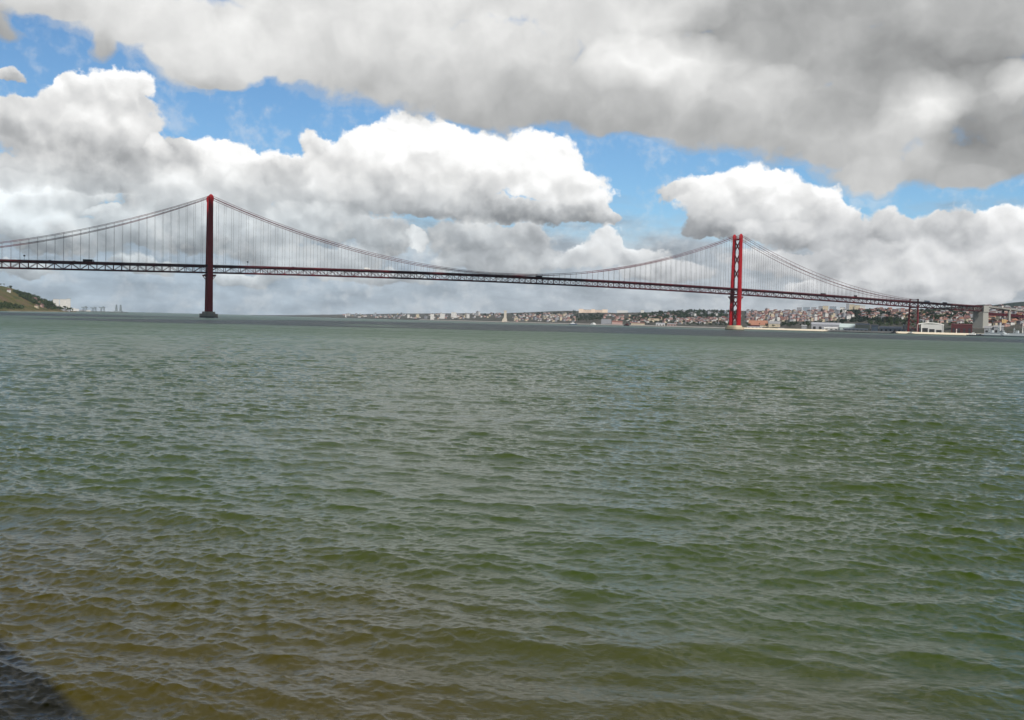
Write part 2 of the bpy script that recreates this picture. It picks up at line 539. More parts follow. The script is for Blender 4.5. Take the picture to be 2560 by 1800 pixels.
# ------------------------------------------------------------------ water
def water_material():
    m = bpy.data.materials.new('river_water')
    m.use_nodes = True
    t = m.node_tree
    N = NT(t)
    b = t.nodes['Principled BSDF']
    geo = N.new('ShaderNodeNewGeometry')
    pos = geo.outputs['Position']
    x, y, z = N.sep(pos)
    flat = N.xyz(x, y, 0.0)
    dist = N.v('LENGTH', flat, out=1)
    # silt: browner in the shallows by the quay, green further out, bluish toward the far reach; drifting plumes in between
    pl = N.noise(N.v('MULTIPLY', flat, (1.0, 0.6, 1)), 0.045, 4, 0.55)
    pl2 = N.noise(N.v('MULTIPLY', flat, (0.6, 1.0, 1)), 0.006, 4, 0.55)
    shallow = N.m('MULTIPLY_ADD', y, 1.0, N.m('MULTIPLY', x, 0.75))
    sh = N.step(N.m('MULTIPLY_ADD', N.m('SUBTRACT', pl, 0.5), 26.0, shallow), 26.0, 9.0)
    green = N.mix(N.step(pl2, 0.4, 0.6), (0.029, 0.047, 0.007, 1), (0.022, 0.046, 0.010, 1))
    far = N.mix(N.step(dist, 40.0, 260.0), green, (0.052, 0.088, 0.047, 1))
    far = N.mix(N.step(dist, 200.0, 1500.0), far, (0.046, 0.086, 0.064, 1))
    col = N.mix(sh, far, (0.043, 0.036, 0.006, 1))
    t.links.new(col, b.inputs['Base Color'])
    b.inputs['IOR'].default_value = 1.34
    # unresolved chop: a rougher sheen far out, streaked by wind and current
    streak = N.noise(N.v('MULTIPLY', flat, (0.18, 1.0, 1)), 0.035, 4, 0.6)
    far_r = N.m('MULTIPLY_ADD', N.m('SUBTRACT', streak, 0.5), 0.45, 0.36)
    N.put(b.inputs['Roughness'], N.m('ADD', 0.02, N.m('MULTIPLY', N.step(dist, 60.0, 420.0), far_r)))
    # ripples smaller than the modelled waves
    st = N.v('MULTIPLY', flat, (0.8, 1.8, 1))
    r1 = N.noise(st, 6.0, 4, 0.62, dist=0.6)
    r2 = N.noise(st, 1.1, 4, 0.62, dist=0.5)
    r3 = N.noise(N.v('MULTIPLY', flat, (0.7, 1.6, 1)), 0.30, 5, 0.62)
    bp = N.new('ShaderNodeBump')
    bp.inputs['Strength'].default_value = 1.0
    bp.inputs['Distance'].default_value = 1.0
    near = N.m('MULTIPLY', r1, N.linmap(dist, 12.0, 120.0, 0.009, 0.05))
    mid = N.m('MULTIPLY', r2, N.linmap(dist, 25.0, 140.0, 0.0, 0.26))
    wide = N.m('MULTIPLY', r3, N.linmap(dist, 70.0, 700.0, 0.0, 2.6))
    N.put(bp.inputs['Height'], N.m('ADD', N.m('ADD', near, mid), wide))
    t.links.new(bp.outputs[0], b.inputs['Normal'])
    return m


def build_water():
    rng = np.random.default_rng(11)
    # rings of vertices, their spacing growing steadily with distance so the waves thin out without a seam
    n_fine = 2350
    grow = 0.0016
    u = np.linspace(0, 1, n_fine)
    r0, r1, d0 = 11.0, 640.0, 0.026
    r = r0 + (d0 / grow) * (np.exp(u * math.log(1 + grow * (r1 - r0) / d0)) - 1)
    r = np.concatenate([np.geomspace(0.6, r0 * 0.985, 24), r, r1 + np.cumsum(np.geomspace(1.2, 1500, 105))])
    r = r[r < 42000]
    dense = np.linspace(-31.5, 31.5, 1320)
    coarse = np.linspace(31.5, 360 - 31.5, 72)[1:-1]
    az = np.radians(np.concatenate([dense, coarse]))
    n_a, n_r = len(az), len(r)
    RR, AA = np.meshgrid(r, az, indexing='ij')
    X, Y = (RR * np.sin(AA)).astype(np.float32), (RR * np.cos(AA)).astype(np.float32)
    dr = np.gradient(r)[:, None].astype(np.float32)
    Z = np.zeros_like(X)
    act = (r > 10) & (r < 640)
    rows_on = np.where(act)[0]
    on = slice(rows_on[0], rows_on[-1] + 1)
    cols = slice(0, len(dense))
    xa, ya, dra = X[on, cols], Y[on, cols], dr[on]
    Zs, DX, DY = np.zeros_like(xa), np.zeros_like(xa), np.zeros_like(xa)
    # gusts: patches of livelier and quieter ripples
    def patch(sx, sy, sc):
        return (np.sin(xa / sc + sx + 1.3 * np.sin(ya / sc / 1.7 + sy)) * np.sin(ya / sc / 1.2 + sy * 2 + 1.1 * np.sin(xa / sc / 1.4)))
    gust = np.clip(1.0 + 0.38 * patch(0.3, 1.2, 5.5) + 0.36 * patch(2.1, 0.4, 15.0) + 0.22 * patch(1.1, 2.4, 42.0), 0.28, 1.75)
    calm = 1.0 + 0.18 * patch(1.7, 0.9, 21.0)
    #         count, wavelengths, slope, heading, spread, follows gusts
    groups = [(64, 0.11, 0.40, 0.175, 196, 50, True), (56, 0.36, 1.0, 0.145, 198, 34, True),
              (40, 0.9, 2.4, 0.095, 190, 25, False), (24, 2.2, 6.0, 0.070, 186, 20, False), (6, 6, 14, 0.020, 180, 30, False)]
    for cnt, l0, l1, slope, head, spread, gusty in groups:
        lam = np.exp(rng.uniform(math.log(l0), math.log(l1), cnt))
        th = np.radians(head + rng.normal(0, spread, cnt))      # waves run toward the camera
        ph = rng.uniform(0, 2 * math.pi, cnt)
        for L, a, p in zip(lam, th, ph):
            k = 2 * math.pi / L
            amp = slope * math.sqrt(2.0 / cnt) / k
            kx, ky = math.sin(a), math.cos(a)
            fade = np.clip((L / dra - 2.2) / 2.2, 0, 1)
            if fade.max() <= 0:
                continue
            rows = np.where(fade[:, 0] > 0)[0]
            s = slice(rows[0], rows[-1] + 1)
            arg = xa[s] * np.float32(k * kx) + ya[s] * np.float32(k * ky) + np.float32(p)
            f = (fade[s] * amp).astype(np.float32) * (gust[s] if gusty else calm[s])
            sn = f * np.sin(arg)
            Zs[s] += f * np.cos(arg)
            DX[s] -= np.float32(kx) * sn
            DY[s] -= np.float32(ky) * sn
    edge = np.clip(np.minimum(np.arange(len(dense)), np.arange(len(dense))[::-1]) / 12.0, 0, 1).astype(np.float32)[None, :]
    Z[on, cols] = Zs * edge
    X[on, cols] += DX * edge
    Y[on, cols] += DY * edge
    co = np.stack([X, Y, Z], -1).reshape(-1, 3)
    co = np.concatenate([co, [[0, 0, 0]]])
    i = np.arange(n_r - 1)[:, None] * n_a
    j = np.arange(n_a)[None, :]
    j2 = (j + 1) % n_a
    quads = np.stack([i + j, i + n_a + j, i + n_a + j2, i + j2], -1).reshape(-1, 4)[:, ::-1]
    tris = np.stack([np.full(n_a, len(co) - 1), np.arange(n_a), (np.arange(n_a) + 1) % n_a], -1)[:, ::-1]
    me = bpy.data.meshes.new('water')
    me.vertices.add(len(co))
    me.vertices.foreach_set('co', co.astype(np.float32).ravel())
    nl = quads.size + tris.size
    me.loops.add(nl)
    me.loops.foreach_set('vertex_index', np.concatenate([quads.ravel(), tris.ravel()]).astype(np.int32))
    me.polygons.add(len(quads) + len(tris))
    me.polygons.foreach_set('loop_start', np.concatenate([np.arange(len(quads)) * 4, quads.size + np.arange(len(tris)) * 3]).astype(np.int32))
    me.polygons.foreach_set('use_smooth', np.ones(len(quads) + len(tris), dtype=bool))
    me.update(calc_edges=True)
    me.validate()
    me.materials.append(water_material())
    o = bpy.data.objects.new('water', me)
    COL.objects.link(o)
    n = me.polygons[len(me.polygons) // 2].normal
    if n.z < 0:
        me.flip_normals()
    tag(o, 'grey-green choppy river water filling the lower half of the view', None, None, 'structure')


build_water()
# ------------------------------------------------------------------ the suspension bridge
BO = Vector((-477.57, 1519.78, 0.0))
BH = R(24.5145)
BD = Vector((math.cos(BH), math.sin(BH), 0))
BT = Vector((-math.sin(BH), math.cos(BH), 0))
MAIN, SIDE = 1013.0, 483.0
END_PIER, ANCHOR = MAIN + SIDE, 1697.0
PANEL = MAIN / 88.0
TRUSS_Y, LEG_TOP, LEG_BOT = 10.6, 10.4, 12.0


def deck_z(s):
    """height of the roadway above the river at station s (metres north of the south tower)"""
    if s < 0:
        return 81.5 + 0.0196 * s
    if s <= MAIN:
        return 86.7 - 1.85e-5 * (s - 530) ** 2
    t = s - MAIN
    return 82.4 - 0.0179 * t - 1.2e-5 * t * t if t < 420 else 72.75 - 0.0178 * (t - 420)


def cable_z(s, second=False):
    if 0 <= s <= MAIN:
        lo, hi = (90.6, 189.6) if second else (88.2, 187.0)
        return lo + (hi - lo) * ((s - MAIN / 2) / (MAIN / 2)) ** 2
    u = (-s if s < 0 else s - MAIN) / SIDE
    end = deck_z(-SIDE if s < 0 else END_PIER) + (4.0 if second else 2.0)
    top = 189.6 if second else 187.0
    return top + (end - top) * u - 4 * (22.0 if second else 26.0) * u * (1 - u)


def bpos(s, y, z):
    p = BO + BD * s + BT * y
    return Vector((p.x, p.y, z))


bridge = empty('suspension_bridge', BO, BH, 'long red suspension bridge with two tall towers spanning the whole river', 'bridge')


def build_tower(s):
    tw = MB()                                           # the tower's own mesh: portal struts
    tw.beam((s, -LEG_TOP + 1, 180.5), (s, LEG_TOP - 1, 180.5), 3.0, 3.4)
    tower = tw.build('tower', [RED], bridge)
    MB().beam((s, -LEG_TOP + 0.05, 66.2), (s, LEG_TOP - 0.05, 66.2), 3.0, 3.4).build('deck_strut', [RED], tower)
    for sg in (-1, 1):
        lg = MB()
        b, a = 4.6, 3.4                                 # half widths along the bridge: base, top
        db, da = 2.2, 1.75
        def ring(z, k=1.0):
            u = (z - 9) / (188 - 9)
            hw, hd = (b + (a - b) * u) * k, (db + (da - db) * u) * k
            y = sg * (LEG_BOT + (LEG_TOP - LEG_BOT) * u)
            n = 0.62                                    # a cross-shaped box section
            return [(s + p * hw, y + q * hd, z) for p, q in ((-1, -n), (-n, -n), (-n, -1), (n, -1), (n, -n), (1, -n),
                                                              (1, n), (n, n), (n, 1), (-n, 1), (-n, n), (-1, n))]
        zs = [9.0, 66.0, 120.0, 186.5]
        vs = sum((ring(z) for z in zs), [])
        fs = [(i * 12 + k, i * 12 + (k + 1) % 12, (i + 1) * 12 + (k + 1) % 12, (i + 1) * 12 + k) for i in range(3) for k in range(12)]
        fs += [tuple(range(11, -1, -1)), tuple(range(36, 48))]
        lg.add(vs, fs)
        for z in (37, 94, 140, 165):                    # bolted splice bands
            u = (z - 9) / 179
            lg.box((s, sg * (LEG_BOT + (LEG_TOP - LEG_BOT) * u), z), ((b + (a - b) * u) * 2.05, (db + (da - db) * u) * 2.08, 0.7))
        lg.build('leg', [RED], tower)
        sd = MB()                                       # rounded saddle housing on the leg's head
        y = sg * LEG_TOP
        sd.prism([(s + 4.3 * math.cos(t), y + 2.3 * math.sin(t)) for t in np.linspace(0, 2 * math.pi, 13)[:-1]], 181.5, 186.7)
        for z0, z1, k0, k1 in ((186.7, 189.6, 1.0, 0.72), (189.6, 191.2, 0.72, 0.25)):
            sd.prism([(s + 4.3 * k0 * math.cos(t), y + 2.3 * k0 * math.sin(t)) for t in np.linspace(0, 2 * math.pi, 13)[:-1]], z0, z1, 0, k1 / k0)
        sd.build('cable_saddle', [RED], tower)
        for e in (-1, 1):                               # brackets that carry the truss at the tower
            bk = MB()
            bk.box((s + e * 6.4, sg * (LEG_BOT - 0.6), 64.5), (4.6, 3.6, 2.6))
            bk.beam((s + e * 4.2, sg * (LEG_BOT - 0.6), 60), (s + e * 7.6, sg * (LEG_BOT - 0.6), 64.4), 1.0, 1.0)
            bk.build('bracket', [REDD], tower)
    for zc, z0, z1 in ((168, 154, 180), (140, 126, 154), (112, 98, 126), (53, 41, 64), (25, 11, 41)):
        x = MB()
        def yy(z):
            return LEG_BOT + (LEG_TOP - LEG_BOT) * (z - 9) / 179 - 1.0
        for sg in (-1, 1):
            x.beam((s, -sg * yy(z0), z0), (s, sg * yy(z1), z1), 1.6, 1.7)
        x.box((s, 0, zc - 3), (1.9, 4.0, 6.0))          # gusset where the diagonals meet
        x.build('cross_brace', [RED], tower)
    pr = MB()
    def oval(hx, hy):
        return [(s + hx * math.copysign(abs(math.cos(t)) ** 0.6, math.cos(t)), hy * math.copysign(abs(math.sin(t)) ** 0.6, math.sin(t)))
                for t in np.linspace(0, 2 * math.pi, 33)[:-1]]
    pr.prism(oval(9.4, 17.0), 6.0, 9.2, 0, 0.97)
    pr.prism(oval(13.2, 20.5), 1.5, 6.0, 0)
    pier = pr.build('pier', [PIERC], tower)
    wd = MB()
    wd.prism(oval(13.1, 20.4), -6.0, 1.5)
    wd.build('tide_band', [WEED], tower)
    return tower


for s in (0.0, MAIN):
    build_tower(s)

# main cables: the thick pair and the thinner pair added above it
for sg in (-1, 1):
    for second in (False, True):
        pts = [(s, sg * TRUSS_Y, cable_z(s, second)) for s in
               sorted(set(list(np.linspace(-SIDE, 0, 43)) + list(np.linspace(0, MAIN, 89)) + list(np.linspace(MAIN, END_PIER, 43))))]
        m = MB()
        m.tube(pts, 0.34 if second else 0.44, 6)
        m.build('upper_cable' if second else 'main_cable', [CABLE], bridge, True)

# hangers
stations = []
n_side = 42
for i in range(1, n_side):
    stations.append(-SIDE * i / n_side)
for i in range(1, 88):
    stations.append(MAIN * i / 88)
for i in range(1, n_side):
    stations.append(MAIN + SIDE * i / n_side)
spans = []
for sg in (-1, 1):
    for s in stations:
        zb, zt = deck_z(s) - 1.0, cable_z(s, True)
        px, py = proj(bpos(s, sg * TRUSS_Y, zt))
        if zt - zb > 3.0:
            size = (zt - zb) / bpos(s, sg * TRUSS_Y, 0).y
            spans.append((size if px > -5 else 0.0, s, sg, zb, zt))
spans.sort(reverse=True)
rest = MB()
for i, (size, s, sg, zb, zt) in enumerate(spans):
    m = MB() if i < 100 else rest
    for dx in (-0.22, 0.22):                            # a pair of ropes
        m.beam((s + dx, sg * TRUSS_Y, zb), (s + dx, sg * TRUSS_Y, zt), 0.12, 0.12)
    if i < 100:
        m.build('hanger', [HANG], bridge)
o = rest.build('shorter_hangers', [HANG], bridge)
o['kind'] = 'stuff'

# stiffening trusses
TR_LO, TR_HI = -11.6, -2.6          # centre lines of the chords below the road
st = [-SIDE + PANEL * 0.997 * i for i in range(0, 42)] + [MAIN * i / 88 for i in range(89)]
t = MAIN
while t < ANCHOR - 4:
    t += PANEL
    st.append(min(t, ANCHOR - 2))
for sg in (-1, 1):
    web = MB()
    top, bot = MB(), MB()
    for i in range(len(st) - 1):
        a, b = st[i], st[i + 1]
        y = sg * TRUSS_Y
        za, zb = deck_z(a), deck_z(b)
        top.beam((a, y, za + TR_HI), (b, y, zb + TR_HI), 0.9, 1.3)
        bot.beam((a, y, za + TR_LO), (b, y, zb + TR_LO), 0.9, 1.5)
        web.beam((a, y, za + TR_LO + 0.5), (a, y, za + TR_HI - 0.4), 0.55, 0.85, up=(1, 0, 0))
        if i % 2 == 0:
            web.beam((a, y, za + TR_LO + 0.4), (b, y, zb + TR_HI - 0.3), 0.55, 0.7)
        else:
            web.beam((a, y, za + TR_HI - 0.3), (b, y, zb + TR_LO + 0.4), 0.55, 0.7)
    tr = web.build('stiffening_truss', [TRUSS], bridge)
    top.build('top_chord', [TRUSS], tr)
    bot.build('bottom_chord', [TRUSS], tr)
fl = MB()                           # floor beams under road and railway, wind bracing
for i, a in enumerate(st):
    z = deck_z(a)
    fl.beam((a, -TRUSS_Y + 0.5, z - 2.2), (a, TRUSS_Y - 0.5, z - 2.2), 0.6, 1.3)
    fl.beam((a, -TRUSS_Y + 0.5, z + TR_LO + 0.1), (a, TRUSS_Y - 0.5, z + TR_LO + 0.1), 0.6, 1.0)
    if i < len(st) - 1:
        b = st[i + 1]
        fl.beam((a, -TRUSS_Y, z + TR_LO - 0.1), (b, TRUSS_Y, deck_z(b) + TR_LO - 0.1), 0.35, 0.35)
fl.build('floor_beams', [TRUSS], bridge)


def ribbon(name, y0, y1, dz0, dz1, m, s0=-SIDE, s1=ANCHOR, parent=bridge):
    r = MB()
    ss = list(np.arange(s0, s1, 24.0)) + [s1]
    vs, fs = [], []
    for s in ss:
        z = deck_z(s)
        vs += [(s, y0, z + dz0), (s, y1, z + dz0), (s, y1, z + dz1), (s, y0, z + dz1)]
    for i in range(len(ss) - 1):
        a = i * 4
        for k in range(4):
            fs.append((a + k, a + 4 + k, a + 4 + (k + 1) % 4, a + (k + 1) % 4))
    fs += [(0, 1, 2, 3), (len(vs) - 1, len(vs) - 2, len(vs) - 3, len(vs) - 4)]
    r.add(vs, fs)
    o = r.build(name, [m], parent)
    bm = bmesh.new()
    bm.from_mesh(o.data)
    bmesh.ops.recalc_face_normals(bm, faces=bm.faces)
    bm.to_mesh(o.data)
    bm.free()
    return o


ribbon('road_deck', -11.9, 11.9, -1.6, 0.0, ASPHALT)
ribbon('railway_deck', -5.2, 5.2, -11.0, -10.2, ASPHALT)
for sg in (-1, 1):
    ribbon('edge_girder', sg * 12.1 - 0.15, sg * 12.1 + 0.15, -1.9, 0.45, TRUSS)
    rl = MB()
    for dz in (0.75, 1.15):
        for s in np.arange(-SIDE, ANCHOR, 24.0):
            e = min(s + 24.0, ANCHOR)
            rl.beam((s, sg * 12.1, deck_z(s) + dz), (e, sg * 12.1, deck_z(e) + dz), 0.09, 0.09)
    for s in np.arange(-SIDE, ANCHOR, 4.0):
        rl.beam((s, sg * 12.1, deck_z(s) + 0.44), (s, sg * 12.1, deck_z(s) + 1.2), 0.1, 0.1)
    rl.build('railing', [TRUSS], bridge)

# steel pier where the cables come down to the deck, at the north shore
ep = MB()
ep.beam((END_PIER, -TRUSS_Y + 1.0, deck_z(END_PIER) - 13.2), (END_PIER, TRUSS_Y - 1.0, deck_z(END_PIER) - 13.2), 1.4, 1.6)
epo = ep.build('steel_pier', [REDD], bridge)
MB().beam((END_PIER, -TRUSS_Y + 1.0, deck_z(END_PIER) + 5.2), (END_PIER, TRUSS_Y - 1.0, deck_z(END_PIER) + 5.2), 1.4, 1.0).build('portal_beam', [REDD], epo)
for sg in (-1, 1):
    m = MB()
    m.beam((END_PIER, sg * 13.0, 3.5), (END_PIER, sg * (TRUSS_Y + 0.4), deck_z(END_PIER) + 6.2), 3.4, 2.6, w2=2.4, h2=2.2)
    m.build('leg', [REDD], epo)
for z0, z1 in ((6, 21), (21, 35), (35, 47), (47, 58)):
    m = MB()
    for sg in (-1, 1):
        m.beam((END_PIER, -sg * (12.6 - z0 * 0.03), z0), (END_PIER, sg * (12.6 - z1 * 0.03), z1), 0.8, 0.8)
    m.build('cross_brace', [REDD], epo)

# concrete pier at the end of the truss, then the viaduct into the city
za = deck_z(ANCHOR)
cp = MB()
cp.box((ANCHOR + 8.5, 0, 2.0), (19.0, 29.0, za - 2.6 - 13.0), top=(16.6, 26.6))
cp.box((ANCHOR + 9.6, 0, za - 13.5), (14.6, 26.6, 13.3))
conc = cp.build('concrete_pier', [CONC], bridge)
for y in (-13.9, 13.9):
    MB().box((ANCHOR + 8.6, y * 0.985, za - 13.5), (16.8, 1.6, 14.6)).build('side_wall', [CONC], conc)
V0 = ANCHOR + 17


def via_z(s):
    return za - 0.2 - (s - V0) * 0.052


vd, vg = MB(), MB()
vs_ = list(np.linspace(V0, V0 + 330, 12))
for a, b in zip(vs_[:-1], vs_[1:]):
    vd.beam((a, 0, via_z(a) - 1.0), (b, 0, via_z(b) - 1.0), 24.0, 2.0)
    vg.beam((a, 0, via_z(a) - 16.5 + (a - V0) * 0.03), (b, 0, via_z(b) - 16.5 + (b - V0) * 0.03), 10.0, 6.4)
vdo = vd.build('viaduct_road_deck', [CONC], bridge)
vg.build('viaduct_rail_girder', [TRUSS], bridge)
for sg in (-1, 1):
    m = MB()
    for a, b in zip(vs_[:-1], vs_[1:]):
        m.beam((a, sg * 12.2, via_z(a) + 0.4), (b, sg * 12.2, via_z(b) + 0.4), 0.3, 1.1)
    m.build('parapet', [CONC], vdo)
for s in (V0 + 74, V0 + 150, V0 + 226, V0 + 302):
    vp = MB()
    z = via_z(s) - 2.0
    vp.box((s, 0, z - 2.4), (4.6, 23.0, 2.39))
    vpo = vp.build('viaduct_pier', [CONC], bridge)
    for y in (-8.6, 8.6):
        m = MB()
        m.box((s, y, 2.0), (5.4, 4.8, z - 4.41), top=(4.2, 3.6))
        m.build('column', [CONC], vpo)


# ------------------------------------------------------------------ traffic on the bridge
def road_vehicle(kind, paint, label, cat, s, y=-7.5):
    g = 'traffic on the bridge deck'
    v = empty(kind, bpos(s, y, deck_z(s)), BH, label, cat, g)
    v.rotation_euler = (0, math.atan(deck_z(s) - deck_z(s + 1)), BH)
    if kind in ('articulated_lorry', 'box_truck'):
        L = 13.4 if kind == 'articulated_lorry' else 7.2
        m = MB().box((-1.5, 0, 1.05), (L, 2.5, 2.85))
        m.build('cargo_box', [paint], v)
        MB().box((-1.5, 0, 0.65), (L - 0.4, 1.1, 0.39)).build('chassis', [DARKM], v)
        c = MB()
        x = L / 2 - 1.5 + 0.25
        c.add([(x, -1.2, 0.5), (x + 2.1, -1.2, 0.5), (x + 2.1, 1.2, 0.5), (x, 1.2, 0.5), (x, -1.2, 3.2), (x + 1.6, -1.2, 3.2), (x + 1.6, 1.2, 3.2), (x, 1.2, 3.2)], MB.BOXF)
        cab = c.build('cab', [WHITE if paint is DARKM else paint], v)
        MB().box((x + 1.86, 0, 1.7), (0.3, 2.1, 0.9), top=(0.1, 2.0)).build('windscreen', [GLASS], cab)
        wx = [x + 1.1, x - 3.4, -L / 2 + 0.2, -L / 2 + 1.5]
        r = 0.5
    elif kind == 'bus':
        L = 12.0
        MB().box((0, 0, 0.4), (L, 2.5, 0.95)).box((0, 0, 2.36), (L, 2.5, 0.75), top=(L - 0.4, 2.2)).build('body', [paint], v)
        MB().box((0, 0, 1.352), (L - 0.1, 2.44, 1.005)).build('windows', [GLASS], v)
        wx, r = [3.8, -3.2], 0.48
    else:
        b = MB().box((0, 0, 0.32), (4.3, 1.75, 0.62), top=(4.1, 1.65))
        b.build('body', [paint], v)
        MB().box((-0.2, 0, 0.942), (2.5, 1.6, 0.55), top=(1.7, 1.35)).build('cabin', [GLASS], v)
        wx, r = [1.35, -1.35], 0.32
    for x in wx:
        for sg in (-1, 1):
            MB().tube([(x, sg * 1.15 - 0.14, r), (x, sg * 1.15 + 0.14, r)], r, 10).build('wheel', [TYRE], v)
    return v


def station_at(px):
    """station on the bridge whose near deck edge is seen at column px"""
    lo, hi = -SIDE, ANCHOR
    for _ in range(50):
        m = (lo + hi) / 2
        if proj(bpos(m, -7.5, deck_z(m)))[0] < px:
            lo = m
        else:
            hi = m
    return lo


CARB = mat('blue_car_paint', (0.03, 0.06, 0.16), 0.3, 0.05, 0.5, 0.5)
CARS = mat('silver_car_paint', (0.45, 0.46, 0.48), 0.3, 0.05, 0.5, 0.5)
for kind, paint, px, label, cat in (
        ('articulated_lorry', DARKM, 222, 'dark articulated lorry on the deck left of the south tower', 'lorry'),
        ('car', CARB, 125, 'dark blue car on the deck between the lorry and the left edge', 'car'),
        ('car', DARKM, 186, 'black car just behind the dark articulated lorry', 'car'),
        ('box_truck', WHITE, 918, 'bright white box truck on the main span right of the south tower', 'truck'),
        ('bus', DARKM, 1347, 'dark bus on the deck right of the sagging middle of the cables', 'bus'),
        ('car', CARB, 733, 'dark blue car on the deck right of the south tower', 'car'),
        ('car', CARS, 1040, 'silver car on the main span left of where the cables touch the deck', 'car'),
        ('car', DARKM, 1203, 'black car at the lowest point of the main cables', 'car'),
        ('bus', DARKM, 2058, 'dark bus on the deck above the hillside apartment blocks', 'bus'),
        ('box_truck', DARKM, 2140, 'dark box truck on the deck above the cream apartment slabs', 'truck'),
        ('bus', DARKM, 2362, 'dark bus on the approach span near the concrete pier', 'bus'),
        ('articulated_lorry', WHITE, 2318, 'white articulated lorry on the approach just past the steel pier', 'lorry'),
        ('car', CARB, 1560, 'dark blue car on the deck midway between the cable low point and north tower', 'car'),
        ('car', CARS, 1945, 'silver car on the deck right of the north tower', 'car')):
    road_vehicle(kind, paint, label, cat, station_at(px))
for px, label in ((61, 'dark road sign on a post over the deck near the left edge'), (618, 'dark road sign on a post over the deck right of the south tower')):
    s = station_at(px)
    v = empty('road_sign', bpos(s, -11.2, deck_z(s)), BH, label, 'road sign', 'road signs on the bridge deck')
    MB().box((0, 0, 0), (0.35, 0.35, 7.6)).build('post', [DARKM], v)
    MB().box((0, 0.36, 5.4), (2.6, 0.3, 2.2)).build('panel', [DARKM], v)
# ------------------------------------------------------------------ shores
def terrain_material(name, cols, scale, rough=0.95):
    m = bpy.data.materials.new(name)
    m.use_nodes = True
    t = m.node_tree
    N = NT(t)
    b = t.nodes['Principled BSDF']
    tc = N.new('ShaderNodeTexCoord')
    n1 = N.noise(tc.outputs['Object'], scale, 6, 0.62)
    n2 = N.noise(tc.outputs['Object'], scale * 7, 4, 0.6)
    f = N.m('MULTIPLY_ADD', N.m('SUBTRACT', n2, 0.5), 0.5, n1)
    k = len(cols)
    c = N.ramp(f, [(0.30 + 0.40 * i / (k - 1), cc) for i, cc in enumerate(cols)])
    t.links.new(c, b.inputs['Base Color'])
    b.inputs['Roughness'].default_value = rough
    b.inputs['Specular IOR Level'].default_value = 0.1
    bp = N.new('ShaderNodeBump')
    bp.inputs['Strength'].default_value = 0.8
    bp.inputs['Distance'].default_value = 3.0
    t.links.new(n2, bp.inputs['Height'])
    t.links.new(bp.outputs[0], b.inputs['Normal'])
    return m


def vnoise(x, y, seed=0):
    """smooth value noise, about -1..1"""
    def h(i, j):
        v = math.sin(i * 127.1 + j * 311.7 + seed * 74.7) * 43758.5453
        return (v - math.floor(v)) * 2 - 1
    i, j = math.floor(x), math.floor(y)
    fx, fy = x - i, y - j
    fx, fy = fx * fx * (3 - 2 * fx), fy * fy * (3 - 2 * fy)
    return ((h(i, j) * (1 - fx) + h(i + 1, j) * fx) * (1 - fy) + (h(i, j + 1) * (1 - fx) + h(i + 1, j + 1) * fx) * fy)


